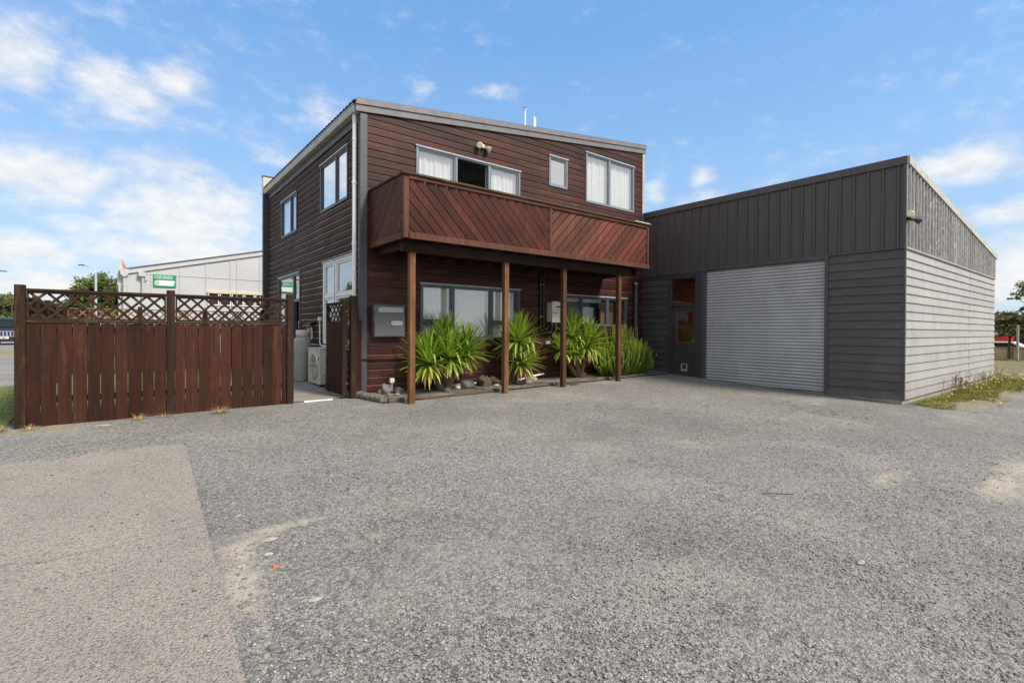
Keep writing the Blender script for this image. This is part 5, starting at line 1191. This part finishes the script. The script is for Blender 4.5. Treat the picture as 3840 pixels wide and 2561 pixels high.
for k in range(3): mb.tube([PW(.66+.04*k, 3.37, .1), PW(.68+.05*k, 3.29, .1), PW(.80+.03*k, 3.27, .08), PW(.88, 3.29, .04)], .010, 6)
mb.build('cable', M_WB, bw)
mb = MB(); wbox(mb, PW, 2.86, 5.16, 2.86, 2.95, .003, .07); mb.build('lintel', simple('cream_lintel', (.66, .56, .36), (.55, .46, .30), .6), bw)
for i, (a, b) in enumerate(((2.90, 3.29), (3.33, 3.73), (3.77, 4.20), (4.24, 4.63), (4.67, 5.10))):
    mb = MB(); wbox(mb, PW, a, b, 2.36, 2.40, .003, .05); wbox(mb, PW, a, a+.03, 2.40, 2.86, .003, .05); wbox(mb, PW, b-.03, b, 2.40, 2.86, .003, .05); wn_ = mb.build('window', M_WHITE, bw)
    mb = MB(); wbox(mb, PW, a+.03, b-.03, 2.40, 2.858, .002, .012); mb.build('pane', simple('dark_far_pane', (.045, .05, .055), (.03, .035, .04), .12) if i == 0 else bpy.data.materials['dark_far_pane'], wn_)
mb = MB(); wbox(mb, PW, 3.42, 3.58, zt(3.5)-.02, zt(3.5)+.07, -.9, -.6); mb.build('roof_vent', M_BLACK, bw)
# the green sign
def text(body, size, mat, parent, P, u, z, d, name='lettering', sx=1.0):
    cu = bpy.data.curves.new('t', 'FONT'); cu.body = body; cu.size = size; cu.extrude = 0; cu.offset = size*.02
    o = bpy.data.objects.new('t', cu); COL.objects.link(o); dg = bpy.context.evaluated_depsgraph_get(); dg.update(); me = bpy.data.meshes.new_from_object(o.evaluated_get(dg)); bpy.data.objects.remove(o)
    off = Vector(parent['_o'])
    for v in me.vertices: q = Vector(P(u+v.co.x*sx, z+v.co.y, d)); v.co = q-off
    me.materials.clear(); me.materials.append(mat); me.name = name
    a = me.attributes.new('tone', 'FLOAT', 'FACE'); a.data.foreach_set('value', [1.0]*len(me.polygons))
    oo = bpy.data.objects.new(name, me); COL.objects.link(oo); oo.parent = parent; return oo
sg = thing('advertising_sign', (1.43, Yw-.04, 3.02), 'green rectangular sign with white lettering on the white building', 'sign')
mb = MB(); wbox(mb, PW, 1.07, 1.80, 3.02, 3.505, .022, .04); mb.build('board', simple('sign_green', (.01, .27, .12), (.008, .24, .10), .4), sg)
M_SW = simple('sign_white', (.80, .80, .78), (.78, .78, .76), .5)
text("IT'S MORE THAN JUST OIL.", .072, M_SW, sg, PW, 1.10, 3.415, .043, sx=.70); text("IT'S LIQUID ENGINEERING.", .072, M_SW, sg, PW, 1.10, 3.345, .043, sx=.70)
mb = MB(); pts = []
for k in range(13): a = math.pi/2+math.pi*k/12; pts.append(PW(1.19+.085*math.cos(a), 3.175+.10*math.sin(a), .041))
pts += [PW(1.72, 3.075, .041), PW(1.765, 3.275, .041)]; mb.prism(pts, (0, -.003, 0)); mb.build('white_panel', M_SW, sg)
mb = MB(); C2 = (1.195, 3.175)
for k in range(16):
    a0, a1 = R(40+280*k/16), R(40+280*(k+1)/16)
    mb.face([PW(C2[0]+r*math.cos(a)*.9, C2[1]+r*math.sin(a), .046) for r, a in ((.045, a0), (.075, a0), (.075, a1), (.045, a1))])
mb.face([PW(1.18, 3.165, .0465), PW(1.25, 3.165, .0465), PW(1.25, 3.19, .0465), PW(1.18, 3.19, .0465)]); mb.build('round_emblem', bpy.data.materials['sign_green'], sg)

# ================================================================ trees
mtf = Mat('tree_leaves', .6, 0, .3); mtf.color(mtf.mix(mtf.attr('tone'), (.035, .075, .012), (.16, .20, .04))); M_TLEAF = mtf.m; translucent(M_TLEAF, .25, None)
mto = Mat('olive_leaves', .6, 0, .3); mto.color(mto.mix(mto.attr('tone'), (.085, .115, .035), (.36, .31, .15))); M_OLEAF = mto.m; translucent(M_OLEAF, .25, None)
M_BARK = wood('bark', (.13, .10, .075), (.06, .045, .035), 2, .95)
def tree(name, loc, blobs_, n, leaf, label, matr, seed, trunk_r=.15, group=None, cat='tree', limbs=True):
    rg = random.Random(seed); t = thing(name, loc, label, cat, group); mb = MB(); L = Vector(loc); V, Fc, T = [], [], []
    tot = sum(b[3]*b[4]*b[5] for b in blobs_)
    for (bx, by, bz, rx, ry, rz) in blobs_:
        k = int(n*rx*ry*rz/tot); clumps = [(rg.gauss(0, 1), rg.gauss(0, 1), rg.gauss(0, 1)) for _ in range(max(8, k//55))]
        clumps = [Vector(c).normalized()*rg.uniform(.35, 1.0) for c in clumps]
        for c in clumps:
            cr_ = rg.uniform(.14, .28); tb = rg.uniform(0, .55)+.3*(c.z > .2)
            for _ in range(k//len(clumps)):
                q = c+Vector((rg.gauss(0, 1), rg.gauss(0, 1), rg.gauss(0, .7)))*cr_*.6
                p = L+Vector((bx+q.x*rx, by+q.y*ry, bz+q.z*rz)); s = leaf*rg.uniform(.6, 1.3)
                d = Vector((rg.gauss(0, 1), rg.gauss(0, 1), rg.gauss(0, 1))).normalized(); e = d.orthogonal().normalized(); i = len(V)
                V += [p-d*s, p+e*s*.5, p+d*s, p-e*s*.5]; Fc.append((i, i+1, i+2, i+3)); T.append(max(0, min(1, tb+rg.uniform(-.15, .25))))
    me = bpy.data.meshes.new('crown'); me.from_pydata([tuple(v-L) for v in V], [], Fc); me.materials.append(matr)
    a = me.attributes.new('tone', 'FLOAT', 'FACE'); a.data.foreach_set('value', T); o = bpy.data.objects.new('crown', me); COL.objects.link(o); o.parent = t
    b0 = blobs_[0]; top = L+Vector((b0[0], b0[1], b0[2]))
    mb.tube([L-Vector((0, 0, .2)), L.lerp(top, .5)+Vector((.05, 0, 0)), top], [trunk_r, trunk_r*.7, trunk_r*.3], 8)
    if limbs:
        for b in blobs_:
            for _ in range(4):
                e = L+Vector((b[0]+rg.uniform(-.8, .8)*b[3], b[1]+rg.uniform(-.8, .8)*b[4], b[2]+rg.uniform(-.3, .8)*b[5])); s0 = L.lerp(top, rg.uniform(.4, .9))
                mb.tube([s0, s0.lerp(e, .5)+Vector((0, 0, .1)), e], [trunk_r*.35, trunk_r*.2, trunk_r*.06], 6)
    mb.build('trunk', M_BARK, t); return t
tree('leafy_tree', (-2.0, 78, .35), [(.0, 0, 5.6, 2.6, 2.6, 2.0), (-1.5, 0, 4.4, 1.8, 2, 1.4), (1.8, 0, 5.0, 1.9, 2, 1.9), (.3, 0, 3.2, 2.6, 2, 1.4), (-2.0, .5, 3.6, 1.2, 1.5, .8), (3.2, 0, 4.2, 1.5, 1.5, 1.5)], 17000, .17, 'round green tree behind the street lamp left of the white building', M_TLEAF, 5, .22)
for i, (x, y, h_) in enumerate([(-23, 58, 8.5), (-18.5, 66, 8.5), (-31, 52, 8.0)]):
    tree('roadside_tree', (x, y, .35), [(0, 0, h_*.6, 3.2, 3, h_*.36), (.8, 0, h_*.35, 3.0, 2.6, h_*.22)], 5000, .3, ('shorter roadside tree mirrored in the white casement windows', 'roadside tree standing left beyond the parked car', 'outermost roadside tree to the left of the road')[i], M_TLEAF, 120+i, .2, 'roadside trees left of the frame')
tg = 'dark trees along the left horizon'
for i, (x, y, h_, w_) in enumerate([(-19.5, 128, 8.2, 3.4), (-16.8, 126, 7.9, 2.0), (-15.3, 127, 7.6, 1.8), (-13.8, 126, 7.2, 1.9), (-11.5, 129, 6.8, 2.2), (-9.0, 127, 6.4, 2.2), (-6.2, 126, 6.0, 2.4)]):
    tree('dark_tree', (x, y, .35), [(0, 0, h_*.62-.2, w_, 2, h_*.33), (0, 0, h_*.33, w_*1.3, 2, h_*.32)], 6000, .30, ('tallest dark tree at the very left edge of the horizon row', 'dark tree behind the leftmost utility pole', 'dark tree between the two far utility poles', 'dark tree just left of the fence post top', 'dark tree glimpsed through the left end of the lattice', 'small dark tree behind the lattice, second from the fence post', 'lowest dark tree of the row, nearest the street lamp')[i], M_TLEAF, 90+i, .2, tg, limbs=False)
tree('low_hedge', (-15, 95, .35), [(k*2.0, 0, 1.8, 1.5, 1.2, 1.1) for k in range(6)], 5000, .16, 'low yellow green hedge beyond the parked car', simple('hedge_leaves', (.28, .27, .03), (.14, .18, .03), .7, ns=3), 33, .06, cat='hedge', limbs=False)
tree('leaning_tree', (42.6, 3.3, .35), [(.1, .3, 3.6, 1.3, 1.5, .9), (.0, .4, 2.5, .9, 1.1, .6), (-.2, .2, 4.4, .9, 1.0, .5), (0, 1.3, 2.4, .5, .5, .4), (-.6, 1.45, 3.15, .6, .6, .22), (0, 1.2, 3.8, .45, .5, .22), (0, .6, 2.0, .6, .6, .4)], 5600, .085, 'tree with olive foliage reaching in from the right edge', M_OLEAF, 44, .14)
tree('small_tree', (42.0, 5.2, .3), [(0, .0, 1.75, 1.0, 1.0, .55), (0, .45, 2.0, .6, .45, .3), (0, -.6, 1.6, .7, .8, .5), (0, .3, 1.35, .8, .5, .35), (0, 0, 1.15, 1.0, .9, .35)], 8500, .085, 'small round olive tree between the shed and the right edge', M_OLEAF, 45, .08)

# ================================================================ street things
M_LAMPP = simple('galvanised_lamp_post', (.50, .54, .60), (.40, .44, .50), .4, .3)
def street_lamp(x, y, z0, top, arm, label):
    t = thing('street_lamp', (x, y, z0), label, 'street lamp', None); ax = Vector(arm)
    mb = MB(); mb.tube([(x, y, z0), (x, y, top-1.0), (x, y, top-.55)], [.13, .10, .085], 10); mb.build('pole', M_LAMPP, t)
    p = Vector((x, y, top-.55)); pts = [p, p+Vector((0, 0, .3))+ax*.08, p+Vector((0, 0, .62))+ax*.4, p+Vector((0, 0, .75))+ax*.8]
    mb = MB(); mb.tube(pts, [.06, .05, .04, .04], 8); mb.build('arm', M_LAMPP, t)
    mb = MB(); e = pts[-1]; mb.obox(e+ax*.16, ax.normalized()*.30, Vector((-ax.y, ax.x, 0)).normalized()*.10, Vector((0, 0, .05))); mb.build('lamp_head', M_TRIM, t, bevel=.03)
street_lamp(-1.78, 65, .35, 7.5, (-1.15, .9, 0), 'tall street lamp with curved arm standing before the round green tree')
street_lamp(-10.6, 71, .35, 6.85, (1.6, -.3, 0), 'street lamp whose head enters from the left edge of the sky')
up = []
for (x, y, tp, lb) in ((-12.65, 99, 6.1, 'utility pole at the far left edge before the dark trees'), (-11.68, 98, 5.5, 'utility pole just left of the fence post before the dark trees')):
    t = thing('utility_pole', (x, y, .35), lb, 'utility pole')
    mb = MB(); mb.tube([(x, y, .2), (x, y, tp)], .10, 8); mb.build('pole', M_CAP, t); mb = MB(); mb.box(x-.8, x+.8, y-.06, y+.06, tp-.5, tp-.38); mb.build('crossarm', M_TRUNK, t); up.append((x, y, tp))
mb = MB()
for dz in (-.35, -1.2, -1.9):
    for s in (-.6, .6): mb.tube([(-30, 97+s, 6.2+dz), (-12.6, 99+s*.1, 5.7+dz), (-11.6, 98, 5.3+dz), (3, 92, 5.8+dz)], .02, 4, caps=False)
tag(mb.build('overhead_wires', M_TRIM, base=(-12, 98, 5)), 'thin overhead wires strung between the far left utility poles', 'wires')

# parked car
CX, CY, CZ = -5.42, 43.0, .36
car = thing('parked_suv', (CX, CY+2.3, CZ), 'dark parked four wheel drive facing the camera at the left edge', 'car')
M_CAR = simple('dark_car_paint', (.022, .026, .036), (.017, .02, .028), .35, 0, spec=.3)
M_CHR = simple('chrome', (.65, .66, .68), (.55, .56, .58), .2, .8)
mb = MB()
prof_ = [(0, .30), (.0, .80), (.10, .93), (1.15, 1.03), (1.30, 1.06), (1.95, 1.62), (2.3, 1.70), (4.2, 1.68), (4.6, 1.15), (4.65, .4), (3.9, .30), (.5, .26)]
def carrow(w): return [(CX+w*(1 if z < 1.2 else .84 if z > 1.5 else .98), CY+y, CZ+z) for y, z in prof_]
mb.grid([carrow(s) for s in (-.93, -.88, .88, .93)], smooth=False, closed=True); mb.face(carrow(-.93)[::-1]); mb.face(carrow(.93)); mb.build('body', M_CAR, car, bevel=.03)
mb = MB(); mb.face([(CX-.80, CY+1.27, CZ+1.09), (CX+.80, CY+1.27, CZ+1.09), (CX+.70, CY+1.86, CZ+1.60), (CX-.70, CY+1.86, CZ+1.60)]); mb.build('windscreen', simple('tinted_screen', (.012, .018, .018), (.02, .03, .03), .3, spec=.15), car)
mb = MB(); mb.box(CX-.56, CX+.56, CY-.03, CY-.005, CZ+.55, CZ+.80); gr_ = mb.build('grille', simple('grille_dark', (.03, .015, .09), (.02, .01, .06), .4), car)
mb = MB()
for k in range(8): x = CX-.55+k*.157; mb.box(x-.032, x+.032, CY-.045, CY-.031, CZ+.54, CZ+.80)
mb.box(CX-.60, CX+.60, CY-.044, CY-.031, CZ+.802, CZ+.84); mb.box(CX-.58, CX+.58, CY-.044, CY-.031, CZ+.505, CZ+.538); mb.build('grille_bar', M_CHR, gr_)
for s in (-1, 1):
    mb = MB(); mb.box(CX+s*.78-.14, CX+s*.78+.14, CY-.03, CY-.004, CZ+.62, CZ+.80); mb.build('headlight', M_CHR, car, bevel=.02)
    mb = MB(); mb.tube([(CX+s*.66, CY+2.0, CZ+1.76), (CX+s*.66, CY+4.0, CZ+1.76)], .025, 6); mb.build('roof_rail', M_CHR, car)
    mb = MB(); mb.box(CX+s*1.02-.09, CX+s*1.02+.09, CY+1.35, CY+1.45, CZ+1.0, CZ+1.16); mb.build('mirror', M_CAR, car, bevel=.03)
    for yy in (.85, 3.7):
        mb = MB(); mb.tube([(CX+s*.95, CY+yy, CZ+.36), (CX+s*.70, CY+yy, CZ+.36)], .37, 20); wt = mb.build('wheel', M_BLACK, car); mb = MB(); mb.tube([(CX+s*.96, CY+yy, CZ+.36), (CX+s*.9, CY+yy, CZ+.36)], .22, 14); mb.build('rim', M_CHR, wt)
mb = MB(); mb.box(CX-.9, CX+.9, CY-.05, CY-.006, CZ+.20, CZ+.50); mb.build('bumper', M_BLACK, car, bevel=.02)
mb = MB(); mb.box(CX-.38, CX+.16, CY-.06, CY-.051, CZ+.37, CZ+.49); npl = mb.build('number_plate', M_WHITE, car); npl['_o'] = car['_o']
text('MY MO', .12, M_BLACK, npl, lambda u, z, d: (u, CY-.062, z), CX-.33, CZ+.385, 0, 'plate_lettering')

# right-hand background
low = thing('low_boundary_fence', (31.3, 4, .15), 'low weathered timber fence beyond the weeds at the right', 'fence')
PX = lambda u, z, d: (31.0+(4.31-u)*1.22-d, u, z)
fz = lambda u: .20-(4.31-u)*.05
mb = MB(); rg = random.Random(8); u = 9.0
while u > -6: wbox(mb, PX, u-.115, u, fz(u)-.1, fz(u)+.52, 0, .02, rg.uniform(.75, 1.2)); u -= .118
o = mb.build('planks', wood('old_fence_wood', (.24, .18, .125), (.13, .10, .07), 2, .9), low)
mb = MB(); mb.hexa([PX(-6,fz(-6)+.53,-.03),PX(9,fz(9)+.53,-.03),PX(9,fz(9)+.53,.05),PX(-6,fz(-6)+.53,.05),PX(-6,fz(-6)+.57,-.03),PX(9,fz(9)+.57,-.03),PX(9,fz(9)+.57,.05),PX(-6,fz(-6)+.57,.05)]); mb.build('cap_rail', M_CAP, low)
for u in (6.0, 3.82, 1.5): mb = MB(); wbox(mb, PX, u-.06, u+.06, fz(u)-.1, fz(u)+.60, .021, .10); mb.build('post', M_CAP, low)
mb = MB(); mb.tube([(30.7, 3.55, .0), (30.7, 3.55, 1.72)], .045, 8); tag(mb.build('sign_post', M_SLABOLD, base=(31.7, 3.6, 0)), 'tall grey wooden post standing in front of the low fence', 'post')
mb = MB()
mb.box(-0, .01, 0, .01, 0, .01)
def slabbox(x0, x1, y0, y1, z0, z1, name, mat, lb, cat):
    mb = MB(); mb.box(x0, x1, y0, y1, z0, z1); mb.box(x0-.1, x1+.1, y0-.1, y1+.1, z1+.002, z1+.09); return tag(mb.build(name, mat, base=((x0+x1)/2, (y0+y1)/2, z0)), lb, cat)
rc = thing('red_truck_body', (63, 9, .3), 'red box truck body beyond the low fence', 'truck')
mb = MB(); mb.box(62, 68, 7.8, 12.0, .55, 1.20); mb.build('box', simple('red_paint', (.60, .03, .02), (.5, .025, .02), .4), rc)
mb = MB(); mb.box(61.98, 68, 7.78, 12.0, 1.202, 1.26); mb.build('roof_edge', M_WHITE, rc)
db = thing('dark_warehouse', (72, 2, .3), 'dark warehouse with a pale roof edge at the right edge', 'building')
mb = MB(); mb.box(66, 80, -12, 8.0, -.2, 1.95); mb.build('wall', simple('dark_wall', (.035, .035, .038), (.025, .025, .028), .7), db)
mb = MB(); mb.box(65.8, 80, -12, 8.1, 1.952, 2.08); mb.build('roof', M_WHITE, db)
mb = MB(); mb.box(68, 78, -12, 5.2, 2.2, 2.55); mb.build('orange_roof', simple('orange_roof', (.55, .20, .08), (.45, .16, .06), .7), db)
bb = thing('beige_building', (80, 12, .3), 'pale beige building glimpsed between the shed and small tree', 'building')
mb = MB(); mb.box(80, 95, 9.9, 20, -.2, 3.3); mb.build('wall', M_CREAM, bb); mb = MB(); mb.box(79.7, 95, 9.6, 20.2, 3.302, 3.45); mb.build('roof', M_ROOF, bb)
for i, (y, cz, ptc, lb) in enumerate(((7.2, .0, M_WHITE, 'white parked van behind the low fence below the red truck'), (3.9, .0, simple('silver_blue_paint', (.35, .48, .62), (.3, .4, .5), .3), 'pale blue car behind the low fence at the right edge'))):
    t = thing('parked_car', (50, y, -.3), lb, 'car'); mb = MB(); pf = [(0, .0), (.02, .62), (.9, .70), (1.5, 1.10), (3.4, 1.12), (4.0, .72), (4.4, .66), (4.45, 0)]
    mb.prism([(50, y+2.2-a, -.38+b) for a, b in pf], (1.7, 0, 0)); mb.build('body', ptc, t, bevel=.05)
    mb = MB(); mb.prism([(49.985, y+2.2-a, -.38+b) for a, b in ((1.25, .76), (1.6, 1.04), (3.3, 1.05), (3.7, .76))], (.01, 0, 0)); mb.build('side_window', bpy.data.materials['tinted_screen'], t)
    for a in (.8, 3.6): mb = MB(); mb.tube([(49.95, y+2.2-a, -.38), (50.2, y+2.2-a, -.38)], .32, 16); mb.build('wheel', M_BLACK, t)
for o in bpy.data.objects:
    if '_o' in o: del o['_o']
